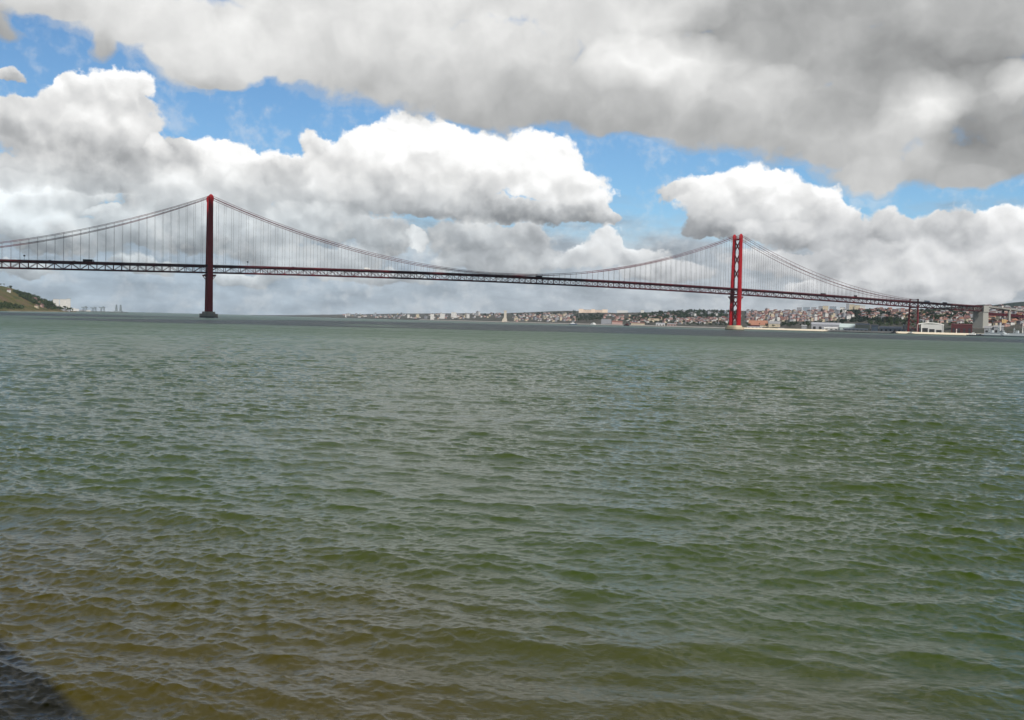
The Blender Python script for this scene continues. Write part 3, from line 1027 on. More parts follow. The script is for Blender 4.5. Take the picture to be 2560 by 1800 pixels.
class Shore:
    """a strip of land: base line through A along unit vector T, inland unit vector D, its ridge at distance sc(t) and as
    high as the table sky (column -> row of the photograph) shows it"""
    def __init__(self, A, T, D, t0, t1, sc, sky, flat, flat_z, deep, power=1.0, rough=2.5, seed=1):
        self.A, self.T, self.D = A, T, D
        self.t0, self.t1, self.sc, self.flat, self.flat_z, self.deep, self.power, self.rough, self.seed = t0, t1, sc, flat, flat_z, deep, power, rough, seed
        xs, ys = zip(*sky)
        self.ts = np.linspace(t0, t1, 260)
        self.zc = []
        for t in self.ts:
            p = A + T * t + D * sc(t)
            z = 20.0
            for _ in range(4):
                px, _y = proj((p.x, p.y, z))
                d = ray(px, float(np.interp(px, xs, ys)))
                z = CAM_H + d.z * p.y / d.y
            self.zc.append(max(z, flat_z + 1))
        self.zc = np.array(self.zc)

    def pos(self, t, s):
        return self.A + self.T * t + self.D * s

    def z(self, t, s):
        if s <= self.flat:
            return self.flat_z
        zc = float(np.interp(t, self.ts, self.zc))
        u = (s - self.flat) / (self.sc(t) - self.flat)
        if u <= 1:
            base = self.flat_z + (zc - self.flat_z) * (u * u * (3 - 2 * u) * 0.55 + 0.45 * u) ** self.power
        else:
            base = zc * max(0.0, 1 - 0.35 * (u - 1))
        p = self.pos(t, s)
        return base + self.rough * min(u * 3, 1) * (1 - 0.6 * min(u, 1)) * vnoise(p.x / 55, p.y / 55, self.seed)

    def build(self, name, m, nt, ns, label, kind='structure'):
        vs, fs = [], []
        ss = [0.0, 0.01] + [self.flat * 0.5, self.flat] + list(self.flat + (np.linspace(0, 1, ns) ** 1.15) * (self.deep - self.flat))[1:]
        ts = np.linspace(self.t0, self.t1, nt)
        for t in ts:
            for k, s in enumerate(ss):
                p = self.pos(t, s)
                vs.append((p.x, p.y, -4.0 if k == 0 else self.z(t, s)))
        n = len(ss)
        for i in range(nt - 1):
            for j in range(n - 1):
                fs.append((i * n + j, i * n + j + 1, (i + 1) * n + j + 1, (i + 1) * n + j))
        mb = MB().add(vs, fs)
        o = mb.build(name, [m], None, True)
        bm = bmesh.new()
        bm.from_mesh(o.data)
        bmesh.ops.recalc_face_normals(bm, faces=bm.faces)
        bm.to_mesh(o.data)
        bm.free()
        if o.data.polygons[len(o.data.polygons) // 2].normal.z < 0:
            o.data.flip_normals()
        return tag(o, label, None, None, kind)

    def hit(self, px, py, step=12.0):
        """the point of this land seen at a pixel of the photograph; None when the ray passes over it"""
        d = ray(px, py)
        d = d / d.y
        y = 900.0
        while y < 11000:
            q = Vector((0, 0, CAM_H)) + d * y
            r = Vector((q.x - self.A.x, q.y - self.A.y, 0))
            # r = T t + D s
            det = self.T.x * self.D.y - self.T.y * self.D.x
            t = (r.x * self.D.y - r.y * self.D.x) / det
            s = (self.T.x * r.y - self.T.y * r.x) / det
            if s > 0 and self.t0 < t < self.t1:
                z = self.z(t, s)
                if q.z <= z:
                    return Vector((q.x, q.y, z)), t, s
                if s > self.sc(t) * 1.02:
                    return None
            y += step
        return None

    def top(self, px, back=0.9):
        """a point near the ridge seen in column px"""
        lo, hi = self.t0, self.t1
        f = lambda t: proj(self.pos(t, self.sc(t) * back))[0]
        inc = f(hi) > f(lo)
        for _ in range(50):
            m = (lo + hi) / 2
            if (f(m) < px) == inc:
                lo = m
            else:
                hi = m
        p = self.pos(lo, self.sc(lo) * back)
        p.z = self.z(lo, self.sc(lo) * back)
        return p


NA = bpos(END_PIER, 0, 0) - BD * 6
NORTH_SKY = [(500, 789), (600, 788.5), (700, 788), (780, 787), (880, 787), (900, 785), (1000, 785), (1140, 784), (1206, 783.5), (1247, 784.5), (1289, 784),
             (1338, 785.5), (1380, 781), (1405, 780), (1421, 779), (1446, 777), (1471, 780), (1504, 781), (1550, 783), (1571, 785), (1616, 781), (1649, 781),
             (1698, 779), (1740, 777), (1781, 776), (1809, 776), (1860, 777), (1910, 777), (1976, 777), (2025, 776), (2055, 778), (2100, 780), (2125, 776),
             (2166, 772), (2207, 771), (2232, 773), (2390, 771), (2450, 768), (2500, 770), (2560, 776), (2700, 780), (3200, 780)]
north = Shore(NA, BT, BD, -900, 8600, lambda t: 620 + 0.16 * max(t, 0), NORTH_SKY, 46.0, 4.0, 2400.0, 1.0, 4.0, 1)
TOWNG = terrain_material('city_ground', [(0.018, 0.028, 0.020), (0.03, 0.042, 0.028), (0.075, 0.068, 0.06), (0.045, 0.048, 0.042), (0.13, 0.11, 0.10)], 0.018)
north.build('north_shore_terrain', TOWNG, 300, 44, 'long low city shore rising to gentle hills behind the north tower')

# wooded ridge far behind the viaduct
FA = Vector((1500, 4300, 0))
ridge = Shore(FA, Vector((1, 0, 0)), Vector((0, 1, 0)), -500, 2600, lambda t: 500,
              [(2000, 790), (2300, 774), (2390, 765), (2430, 763), (2450, 761), (2480, 762), (2500, 759), (2530, 756), (2560, 754), (2700, 748), (3300, 760)], 30, 4, 1100, 1.0, 6, 5)
FOREST = terrain_material('forest_canopy', [(0.005, 0.011, 0.010), (0.009, 0.018, 0.014), (0.013, 0.024, 0.018), (0.018, 0.030, 0.020)], 0.03)
ridge.build('hills', FOREST, 90, 24, 'dark wooded ridge on the right horizon behind the viaduct')

LA, LB = at(0, 776, 2150), at(185, 779, 3250)
LA.z = LB.z = 0
LT = (LB - LA).normalized()
LD = Vector((-LT.y, LT.x, 0))
LEFT_SKY = [(-700, 640), (-300, 680), (-100, 702), (0, 716), (20, 722), (50, 729), (80, 737), (100, 743), (130, 754), (140, 760), (160, 769), (175, 775), (190, 779), (260, 782)]
south = Shore(LA, LT, LD, -900, (LB - LA).length + 60, lambda t: 210.0, LEFT_SKY, 14.0, 2.2, 700.0, 0.8, 9.0, 9)
HILL = terrain_material('grassy_cliff', [(0.014, 0.026, 0.010), (0.032, 0.05, 0.012), (0.07, 0.075, 0.02), (0.12, 0.095, 0.04), (0.08, 0.055, 0.035), (0.16, 0.12, 0.075)], 0.022)
south.build('south_shore_hill', HILL, 130, 34, 'steep grassy hillside dropping to the water at the left edge')

# beach at the foot of the hillside
bm_ = MB()
for i in range(30):
    t0_, t1_ = 60 + i * 36, 60 + (i + 1) * 36
    w0, w1 = (9 + 4 * vnoise(t0_ / 60, 3.1)), (9 + 4 * vnoise(t1_ / 60, 3.1))
    a, b = south.pos(t0_, -w0), south.pos(t1_, -w1)
    c, d = south.pos(t1_, 15), south.pos(t0_, 15)
    bm_.add([(a.x, a.y, -0.3), (b.x, b.y, -0.3), (c.x, c.y, 2.6), (d.x, d.y, 2.6)], [(3, 2, 1, 0)])
SAND = mat('sand', (0.27, 0.22, 0.16), 0.95, 0.2, 0.05, 0.1)
tag(bm_.build('beach', [SAND]), 'thin pale strip of sand below the left hillside', None, None, 'structure')
if bpy.data.objects['beach'].data.polygons[0].normal.z < 0:
    bpy.data.objects['beach'].data.flip_normals()

# quay along the north shore
q0, q1 = -430.0, 3300.0
SEC = [(2.0, 4.0), (2.0, 5.3), (-3.5, 5.3), (-10.5, 1.3), (-10.5, 0.6)]      # (inland, height): coping, then a sloping stone face
SECW = [(-8.0, 1.28), (-10.8, 1.28), (-12.5, -1.0), (-8.0, -1.0)]
segs = list(np.linspace(q0, q1, 80))


def extrude(sec, segs):
    vs, fs, n = [], [], len(sec)
    for t in segs:
        for o, z in sec:
            p = north.pos(t, o)
            vs.append((p.x, p.y, z))
    for i in range(len(segs) - 1):
        for j in range(n):
            fs.append((i * n + j, i * n + (j + 1) % n, (i + 1) * n + (j + 1) % n, (i + 1) * n + j))
    fs += [tuple(range(n)), tuple(range(len(vs) - 1, len(vs) - 1 - n, -1))]
    return MB().add(vs, fs)


def fix_normals(o):
    bm = bmesh.new()
    bm.from_mesh(o.data)
    bmesh.ops.recalc_face_normals(bm, faces=bm.faces)
    bm.to_mesh(o.data)
    bm.free()
    return o


EMBANK = mat('grey_rubble_stone', (0.27, 0.265, 0.25), 0.9, 0.25, 0.08, 0.2, dirt=(0.18, 0.18, 0.17))
near_ts, far_ts = list(np.linspace(q0, 640, 30)), list(np.linspace(640, q1, 60))
qo = tag(fix_normals(extrude(SEC, near_ts).build('quay_wall', [QUAYC])), 'long pale stone quay wall right of the north tower', 'quay')
fix_normals(extrude(SECW, near_ts).build('tide_band', [WEED], qo))
SECF = [(2.0, 3.8), (2.0, 4.6), (-3.0, 4.6), (-7.0, 1.3), (-7.0, 0.6)]
qf = tag(fix_normals(extrude(SECF, far_ts).build('embankment', [EMBANK])), 'grey rubble embankment running left from the north tower to the monument', 'embankment')
fix_normals(extrude(SECW, far_ts).build('tide_band', [WEED], qf))


# ------------------------------------------------------------------ trees
def leaf_mat(name, a, b, c):
    m = bpy.data.materials.new(name)
    m.use_nodes = True
    t = m.node_tree
    N = NT(t)
    bs = t.nodes['Principled BSDF']
    tc = N.new('ShaderNodeTexCoord')
    oi = N.new('ShaderNodeObjectInfo')
    n = N.noise(N.v('ADD', tc.outputs['Object'], N.xyz(N.m('MULTIPLY', oi.outputs['Random'], 50.0), 0.0, 0.0)), 0.35, 4, 0.6)
    f = N.m('MULTIPLY_ADD', N.m('SUBTRACT', oi.outputs['Random'], 0.5), 0.16, n)
    t.links.new(N.ramp(f, [(0.3, a), (0.5, b), (0.7, c)]), bs.inputs['Base Color'])
    bs.inputs['Roughness'].default_value = 0.8
    bs.inputs['Specular IOR Level'].default_value = 0.15
    return m


LEAF = leaf_mat('tree_leaves', (0.018, 0.034, 0.014), (0.035, 0.060, 0.022), (0.06, 0.085, 0.028))
PINE = leaf_mat('pine_needles', (0.010, 0.022, 0.016), (0.020, 0.038, 0.022), (0.035, 0.055, 0.026))
BARK = mat('bark', (0.07, 0.05, 0.035), 0.9, 0.2, 0.6, 0.1)


def leaf_cloud(mb, rng, c, r, n, size):
    """n leaf clumps (tilted quads) through an uneven ball"""
    cx, cy, cz = c
    for _ in range(n):
        th, u = rng.uniform(0, 2 * math.pi), rng.uniform(-1, 1)
        k = rng.uniform(0.25, 1.0) ** 0.45 * (0.78 + 0.3 * math.sin(3 * th + cx) * math.cos(2.3 * u * 2 + cy))
        s = math.sqrt(1 - u * u)
        p = Vector((cx + r[0] * k * s * math.cos(th), cy + r[1] * k * s * math.sin(th), cz + r[2] * k * u))
        a = Vector((rng.gauss(0, 1), rng.gauss(0, 1), rng.gauss(0, 1))).normalized()
        b = a.cross(Vector((rng.gauss(0, 1), rng.gauss(0, 1), rng.gauss(0, 1)))).normalized()
        z = size * rng.uniform(0.6, 1.35)
        a, b = a * z, b * z * rng.uniform(0.6, 1.0)
        mb.add([p - a - b * 0.4, p - b, p + a - b * 0.3, p + a * 0.6 + b, p - a * 0.7 + b * 0.8], [(0, 1, 2, 3, 4)])


def tree_proto(name, seed, h, pine=False):
    rng = random.Random(seed)
    t = empty(name)
    tr = MB()
    lean = rng.uniform(-0.5, 0.5)
    tr.tube([(0, 0, -0.5), (lean * 0.3, 0.1, h * 0.3), (lean, 0.2, h * 0.72)], 0.3, 6, 0, [h * 0.035, h * 0.028, h * 0.012])
    cr = MB()
    if pine:                                    # umbrella pine: flat spreading crown on a bare trunk
        tips = [(lean + rng.uniform(-1, 1) * h * 0.26, rng.uniform(-1, 1) * h * 0.26, h * rng.uniform(0.76, 0.92)) for _ in range(7)]
        rads = [(h * 0.2, h * 0.2, h * 0.1)] * 7
    else:
        tips = [(lean + rng.uniform(-1, 1) * h * 0.22, rng.uniform(-1, 1) * h * 0.22, h * rng.uniform(0.42, 0.86)) for _ in range(8)]
        rads = [(h * rng.uniform(0.15, 0.24), h * rng.uniform(0.15, 0.24), h * rng.uniform(0.13, 0.2)) for _ in range(8)]
    for p, r in zip(tips, rads):
        tr.tube([(lean * 0.6, 0.1, h * 0.45), p], 0.1, 5, 0, [h * 0.014, h * 0.006])
        leaf_cloud(cr, rng, p, r, 46, h * 0.042)
    tr.build('trunk', [BARK], t)
    cr.build('crown', [PINE if pine else LEAF], t)
    return t


PROTO = []
for i, (nm, h, pine) in enumerate((('broadleaf_tree', 11, False), ('broadleaf_tree', 9, False), ('umbrella_pine', 13, True), ('broadleaf_tree', 13, False))):
    p = tree_proto(nm, 40 + i, h, pine)
    PROTO.append([p, kid_map(p), False])


def plant(which, loc, scale, rz, label, group):
    e = PROTO[which]
    if not e[2]:
        o, e[2] = e[0], True
    else:
        o = copy_tree(e[0], e[1])
    o.location = loc
    o.rotation_euler = (0, 0, rz)
    o.scale = (scale, scale, scale * random.uniform(0.9, 1.1))
    return tag(o, label, 'tree', group)


def sprinkle(land, n, x0, x1, y0, y1, kinds, smin, smax, label, group, gap=4.0):
    out, tries = [], 0
    while len(out) < n and tries < n * 40:
        tries += 1
        px, py = random.uniform(x0, x1), random.uniform(y0, y1)
        if any(abs(px - a) < gap and abs(py - b) < gap * 0.6 for a, b in out):
            continue
        h = land.hit(px, py)
        if not h or h[2] < 8:
            continue
        out.append((px, py))
        plant(random.choice(kinds), h[0] - Vector((0, 0, 0.3)), random.uniform(smin, smax), random.uniform(0, 6.28), label, group)


sprinkle(north, 26, 1868, 2050, 812, 820, [0, 1, 3], 0.9, 1.4, 'dark tree behind the quay between north tower and long grey shed', 'trees behind the quay right of the north tower')
sprinkle(north, 16, 2210, 2282, 797, 813, [0, 3, 2], 1.0, 1.5, 'dark tree in the grove on the slope left of the steel pier', 'trees left of the steel pier')
sprinkle(north, 20, 2300, 2392, 788, 806, [0, 2, 3], 1.0, 1.6, 'dark tree on the slope between the steel pier and the concrete pier', 'trees between the two approach piers')
sprinkle(north, 16, 1432, 1500, 800, 806, [0, 1], 1.0, 1.5, 'green tree in the waterside park below the hilltop palace', 'park trees below the hilltop palace')
sprinkle(north, 18, 1560, 1690, 797, 811, [0, 1, 3], 1.1, 1.6, 'dark tree among the low houses left of the north tower', 'trees left of the north tower')
sprinkle(north, 14, 1690, 1815, 808, 813, [0, 1], 0.9, 1.3, 'dark tree in the quayside row just left of the north tower', 'quayside trees left of the north tower')
sprinkle(south, 12, 110, 136, 757, 776, [0, 3], 0.9, 1.4, 'dark tree at the foot of the left hillside near the white towers', 'trees at the foot of the left hillside')
for k in range(16):
    px = 2 + k * 8.6
    p = south.top(px, 0.97)
    plant(random.choice((0, 2, 3)), p - Vector((0, 0, 0.5)), random.uniform(0.55, 0.95), k * 1.3, 'dark tree standing on the ridge of the left hillside', 'trees along the left ridge')


def woods(name, land, n, poly, label, leaf, size=1.5):
    """a far wood that reads as one mass: leaf clumps of overlapping crowns"""
    rng = random.Random(len(name) * 7 + n)
    mb, got, tries = MB(), 0, 0
    xs, ys = [p[0] for p in poly], [p[1] for p in poly]
    def inside(x, y):
        c = False
        for i in range(len(poly)):
            (x1, y1), (x2, y2) = poly[i - 1], poly[i]
            if (y1 > y) != (y2 > y) and x < (x2 - x1) * (y - y1) / (y2 - y1) + x1:
                c = not c
        return c
    while got < n and tries < n * 30:
        tries += 1
        px, py = rng.uniform(min(xs), max(xs)), rng.uniform(min(ys), max(ys))
        if not inside(px, py):
            continue
        h = land.hit(px, py, 20)
        if not h:
            continue
        got += 1
        r = rng.uniform(3.0, 6.5) * size / 1.5
        leaf_cloud(mb, rng, (h[0].x, h[0].y, h[0].z + r * 0.6), (r, r, r * 0.9), 30, r * 0.30)
    o = mb.build(name, [leaf])
    return tag(o, label, None, None, 'stuff')


woods('hillside_woods', north, 420, [(1605, 786), (1650, 781), (1740, 779), (1850, 779), (1850, 788), (1800, 796), (1740, 798), (1640, 800), (1600, 803), (1566, 796)],
      'dark tree-covered slope left of the north tower', PINE, 2.0)
woods('valley_woods', north, 300, [(2080, 781), (2140, 779), (2225, 777), (2225, 786), (2190, 789), (2240, 800), (2250, 810), (2180, 806), (2130, 807), (2092, 806), (2150, 796), (2120, 786)],
      'dark belt of trees under the cream apartment slabs', PINE, 1.7)
woods('approach_woods', north, 150, [(2300, 778), (2420, 782), (2420, 796), (2340, 800), (2296, 800)], 'dark wood seen under the truss of the approach spans', PINE, 1.7)
woods('cliff_scrub', south, 260, [(30, 728), (60, 733), (100, 746), (140, 762), (176, 776), (150, 776), (120, 774), (90, 765), (62, 752)], 'dark scrub covering the lower right side of the left hillside', LEAF, 1.4)
woods('slope_bushes', south, 70, [(0, 758), (20, 760), (60, 768), (60, 774), (0, 772)], 'green bushes on the lower slope of the left hillside', LEAF, 1.2)

woods('far_skyline_trees', north, 120, [(1205, 786), (1300, 785), (1400, 781), (1440, 778), (1440, 784), (1330, 790), (1205, 790)], 'dark belt of trees along the low skyline right of the monument', PINE, 1.7)
woods('town_gardens', north, 110, [(1862, 780), (2060, 782), (2110, 790), (2060, 803), (1862, 803)], 'dark garden trees scattered through the hillside town', PINE, 1.1)
for i, (px, sc_) in enumerate(((150, 1.5), (156, 1.2), (163, 1.45), (170, 1.6), (176, 1.3), (144, 1.2), (181, 0.9))):
    q = at(px, 778, 3060)
    plant((0, 3, 2)[i % 3], (q.x, q.y, 1.5), sc_, i * 0.9, 'dark tree at the foot of the three joined white towers', 'trees below the white towers')

woods('park_wood', north, 120, [(1420, 786), (1510, 784), (1508, 799), (1425, 800)], 'dark wood on the slope below the hilltop palace', PINE, 1.6)
woods('shore_wood', north, 150, [(2172, 804), (2440, 805), (2440, 818), (2172, 814)], 'dark belt of trees along the waterfront behind the white pavilion', LEAF, 1.2)
woods('waterfront_wood', north, 110, [(1866, 808), (2110, 806), (2110, 815), (1866, 817)], 'dark belt of trees behind the quay sheds right of the north tower', PINE, 1.2)
woods('west_wood', north, 80, [(1570, 804), (1830, 808), (1830, 814), (1570, 810)], 'dark belt of trees behind the embankment left of the north tower', PINE, 1.2)
# ------------------------------------------------------------------ houses of the city shore
PROTOH = {}


def house_proto(wall, roof, form):
    """a house 10 m wide: walls and a roof; form: gable, hip, flat"""
    h = empty('house' if form != 'flat' else 'apartment_block')
    w, d, z = (10.0, 9.0, 6.2) if form != 'flat' else (11.0, 9.0, 13.0)
    MB().box((0, 0, -3.0), (w, d, z + 3.0)).build('wall', [WALLS[wall]], h)
    r = MB()
    if form == 'flat':
        r.box((0, 0, z), (w + 0.5, d + 0.5, 0.7)).box((w * 0.2, 0, z + 0.701), (2.8, 3.0, 2.2))
    else:
        r.gable((0, 0, z), (w, d), 2.6, 0.5, 0, 2.5 if form == 'hip' else 0.0)
    ro = r.build('roof', [ROOFS[roof]], h)
    if form == 'gable':
        MB().box((w * 0.28, d * 0.16, z + 1.2), (0.9, 0.9, 2.4)).build('chimney', [WALLS[wall]], ro)
    return h


ROOFN = ['red tiled', 'brown tiled', 'flat grey', 'orange tiled']


def house(wall, roof, form, loc, size, rz, label, group):
    k = (wall, roof, form)
    if k not in PROTOH:
        p = house_proto(*k)
        PROTOH[k] = (p, kid_map(p))
        o = p
    else:
        o = copy_tree(*PROTOH[k])
    o.location = loc
    o.rotation_euler = (0, 0, rz)
    o.scale = size
    return tag(o, label, 'apartment block' if form == 'flat' else 'house', group)


def district(land, n, x0, x1, y0, y1, walls, roofs, forms, wpx, place, group, hs=(0.8, 1.25), gap=0.55):
    """houses of one quarter, each standing on the land where its pixel of the photograph shows it"""
    got, tries = [], 0
    while len(got) < n and tries < n * 60:
        tries += 1
        f = random.random()
        px, py = random.uniform(x0, x1), y0 + (y1 - y0) * f
        w = random.uniform(*wpx)
        if any(abs(px - a) < gap * (w + b) / 2 + 0.5 and abs(py - c) < 2.6 for a, c, b in got):
            continue
        h = land.hit(px, py)
        if not h or h[2] < 12:
            continue
        got.append((px, py, w))
        wall, form = random.choice(walls), random.choice(forms)
        roof = 2 if form == 'flat' else random.choice(roofs)
        sx = w * h[0].y / F_PX / 10.0
        sz = random.uniform(*hs)
        house(wall, roof, form, h[0], (sx, random.uniform(0.9, 1.3), sz), BH + math.pi / 2 + random.choice((0, 0, 0.3, -0.3, 1.57)) + random.uniform(-0.12, 0.12),
              ('flat-roofed %s block %s' % (wall, place)) if form == 'flat' else '%s house with %s roof %s' % (wall, ROOFN[roof], place), '%s %s' % (wall, group))


T_ = ('gable', 'hip', 'gable')
district(north, 62, 1866, 2000, 782, 803, ['white', 'pink', 'grey', 'cream'], [0, 1, 0], T_ + ('flat',), (5, 10), 'in the packed hillside town right of the north tower', 'houses right of the north tower')
district(north, 46, 2000, 2130, 785, 803, ['white', 'pink', 'grey', 'cream'], [0, 1, 2], T_ + ('flat',), (5, 10), 'between the packed hillside town and the wooded valley', 'houses before the wooded valley')
district(north, 30, 1690, 1832, 799, 811, ['pink', 'white', 'grey', 'cream'], [0, 1], T_, (6, 11), 'in the waterside quarter left of the north tower', 'houses left of the north tower')
district(north, 20, 1640, 1850, 781, 796, ['white', 'blue-grey', 'grey'], [1, 2], T_ + ('flat',), (4, 8), 'on the dark wooded slope by the north tower', 'houses on the dark slope')
district(north, 18, 1508, 1640, 789, 808, ['white', 'grey', 'pink'], [0, 1], T_, (6, 11), 'below the white hilltop hall left of the dark slope', 'houses below the white hilltop hall')
district(north, 34, 1282, 1432, 787, 804, ['white', 'grey', 'cream', 'pink'], [0, 1, 2], T_ + ('flat',), (5, 11), 'between stone monument and hilltop palace', 'houses right of the stone monument')
district(north, 18, 2150, 2275, 776, 797, ['white', 'cream', 'pink'], [0, 0, 3], T_, (7, 14), 'on the green slope left of the steel pier', 'houses left of the steel pier')
district(north, 20, 2302, 2428, 786, 808, ['white', 'cream', 'pink'], [0, 1, 3], T_, (6, 12), 'under the truss between steel and concrete piers', 'houses between the approach piers')
district(north, 24, 2466, 2565, 790, 816, ['white', 'cream', 'ochre', 'white'], [3, 0], T_ + ('flat',), (8, 14), 'in the sunlit quarter beneath the viaduct', 'houses beneath the viaduct', (0.9, 1.5))
district(north, 16, 2466, 2560, 766, 786, ['grey', 'pink', 'white'], [1, 2], T_, (6, 10), 'above the viaduct below the wooded ridge', 'houses below the wooded ridge')
district(north, 14, 860, 1020, 786, 794, ['white', 'grey'], [2, 1], T_ + ('flat',), (6, 14), 'on the far shore before the white tower block', 'far houses left of the white tower block', (0.9, 1.9))
district(north, 20, 1020, 1250, 786, 797, ['white', 'grey', 'cream'], [2, 1], T_ + ('flat',), (6, 13), 'between lone white tower block and stone monument', 'far houses left of the stone monument', (0.9, 1.9))
for x, y, w, wl in ((86, 752, 12, 'pink'), (104, 768, 9, 'pink'), (92, 771, 7, 'cream'), (22, 731, 8, 'white')):
    h = south.hit(x, y)
    if h:
        house(wl, 1, 'gable', h[0], (w * h[0].y / F_PX / 10, 1, 1.1), 0.5 + x * 0.01,
              {86: 'pink house with brown roof amid the dark scrub of the left hillside', 104: 'pink house low down near the beach below the white towers',
               92: 'small cream house at the water\'s edge below the left hillside', 22: 'small white house alone near the ridge of the left hillside'}[x], 'houses on the left hillside')


# the rest of the packed town: houses past the three hundred built one by one, read as one mass
def town_mass(name, land, zones, label):
    rng = random.Random(5)
    mb = MB()
    for n, x0, x1, y0, y1, w0, w1 in zones:
        for _ in range(n):
            px, py = rng.uniform(x0, x1), rng.uniform(y0, y1)
            h = land.hit(px, py, 18)
            if not h or h[2] < 14:
                continue
            k = h[0].y / F_PX
            w, d, z = rng.uniform(w0, w1) * k, rng.uniform(7, 11), rng.uniform(5, 9)
            a = BH + math.pi / 2 + rng.choice((0, 0, 0.3, -0.3, 1.57)) + rng.uniform(-0.15, 0.15)
            one = MB()
            one.box((0, 0, -3), (w, d, z + 3), rng.randrange(4))
            one.gable((0, 0, z), (w, d), 2.4, 0.4, 4 + rng.randrange(3))
            c, s = math.cos(a), math.sin(a)
            mi, vs = one.mi, [(h[0].x + c * x - s * y, h[0].y + s * x + c * y, h[0].z + q) for x, y, q in one.v]
            base = len(mb.v)
            mb.v += vs
            mb.f += [tuple(i + base for i in f) for f in one.f]
            mb.mi += mi
    o = mb.build(name, [WALLS['white'], WALLS['grey'], WALLS['pink'], WALLS['cream'], ROOFS[0], ROOFS[1], ROOFS[2]])
    return tag(o, label, None, None, 'stuff')


town_mass('packed_town', north, [(170, 1866, 2090, 780, 806, 5, 10), (60, 1690, 1835, 799, 811, 5, 10), (40, 1510, 1690, 790, 809, 5, 9), (50, 2150, 2280, 776, 800, 6, 11),
                                 (60, 2300, 2430, 784, 812, 6, 11), (60, 2466, 2565, 770, 818, 7, 12), (70, 1282, 1440, 786, 805, 4, 9), (80, 860, 1255, 786, 798, 4, 10)],
          'packed small houses filling the gaps of the city shore')


# ------------------------------------------------------------------ single buildings
def place(land, px, py):
    h = land.hit(px, py)
    return h[0] if h else land.top(px)


def slab(px0, px1, ytop, ybase, wall, label, cat='apartment block', name='apartment_block', depth=14.0, roof=2, land=None, loc=None, rz=None, windows=0, roof_h=0.8, group=None):
    """a box-shaped building between two columns and two rows of the photograph"""
    land = land or north
    p = loc or place(land, (px0 + px1) / 2, ybase)
    k = p.y / F_PX
    w, h = (px1 - px0) * k, (ybase - ytop) * k
    rz = math.atan2(-p.x, p.y) if rz is None else rz
    o = empty(name, p, rz, label, cat, group)
    MB().box((0, depth / 2, -4), (w, depth, h + 4 - roof_h)).build('wall', [wall], o)
    MB().box((0, depth / 2, h - roof_h), (w + 0.6, depth + 0.6, roof_h)).build('roof', [ROOFS[roof] if isinstance(roof, int) else roof], o)
    for i in range(windows):
        MB().box((-w / 2 + (i + 0.5) * w / windows, -0.06, h * 0.30), (w / windows * 0.5, 0.3, h * 0.34)).build('window', [GLASS], o)
    return o


BLOCKS = [(2046, 2056, 766, 783, 'grey', 'leftmost grey tower of the block group on the hill before the cream slabs'),
          (2057, 2070, 765, 783, 'cream', 'pale tower second from left in the block group on the hill'),
          (2074, 2090, 766, 779, 'blue-grey', 'blue-grey tower between pale tower and trees on the hill'),
          (2100, 2112, 768, 777, 'white', 'low white block among trees left of the cream slabs'),
          (2115, 2122, 759, 776, 'grey', 'narrow grey slab at the left end of the cream slabs'),
          (2123, 2135, 761, 777, 'cream', 'brightest cream slab just under the bridge deck'),
          (2136, 2149, 763, 777, 'cream', 'middle cream slab just under the bridge deck'),
          (2150, 2162, 764, 777, 'white', 'right-hand pale slab just under the bridge deck'),
          (1992, 2004, 769, 779, 'grey', 'grey block on the skyline right of the north tower'),
          (2008, 2024, 768, 780, 'blue-grey', 'wide blue-grey block on the skyline left of the tower group'),
          (2028, 2040, 768, 780, 'grey', 'grey skyline block beside the wide blue-grey one'),
          (1960, 1974, 773, 781, 'blue-grey', 'low blue-grey block on the skyline right of the north tower'),
          (1076, 1085, 785, 800, 'white', 'white tower block standing alone on the far shore'),
          (1100, 1112, 784, 797, 'white', 'white slab on the far shore right of the lone tower block'),
          (1128, 1141, 781, 795, 'white', 'tallest white slab on the far shore left of the monument'),
          (1018, 1024, 786, 795, 'white', 'small white tower on the hazy far shore'),
          (1040, 1048, 786, 794, 'cream', 'small cream tower on the hazy far shore')]
for x0, x1, yt, yb, wl, lab in BLOCKS:
    slab(x0, x1, yt, yb, WALLS[wl], lab, group='apartment blocks on the skyline')

PALE = mat('sunlit_limestone', (0.74, 0.60, 0.48), 0.85, 0.12, 0.05, 0.2)
STONE = mat('monument_limestone', (0.52, 0.47, 0.40), 0.85, 0.12, 0.05, 0.2)
CREAM = mat('cream_render', (0.66, 0.60, 0.40), 0.8, 0.1, 0.05, 0.2)
SHEDG = mat('grey_shed_cladding', (0.30, 0.31, 0.34), 0.7, 0.12, 0.06, 0.3)
SHEDL = mat('pale_shed_cladding', (0.58, 0.58, 0.57), 0.7, 0.1, 0.06, 0.3)
BRICK = mat('dark_red_brick', (0.085, 0.022, 0.024), 0.85, 0.2, 0.2, 0.2)
BRONZE = mat('dull_grey_render', (0.26, 0.27, 0.29), 0.8, 0.12, 0.05, 0.2)
PGLASS = mat('pale_green_glass', (0.40, 0.48, 0.47), 0.3, 0.1, 0.1, 0.5)

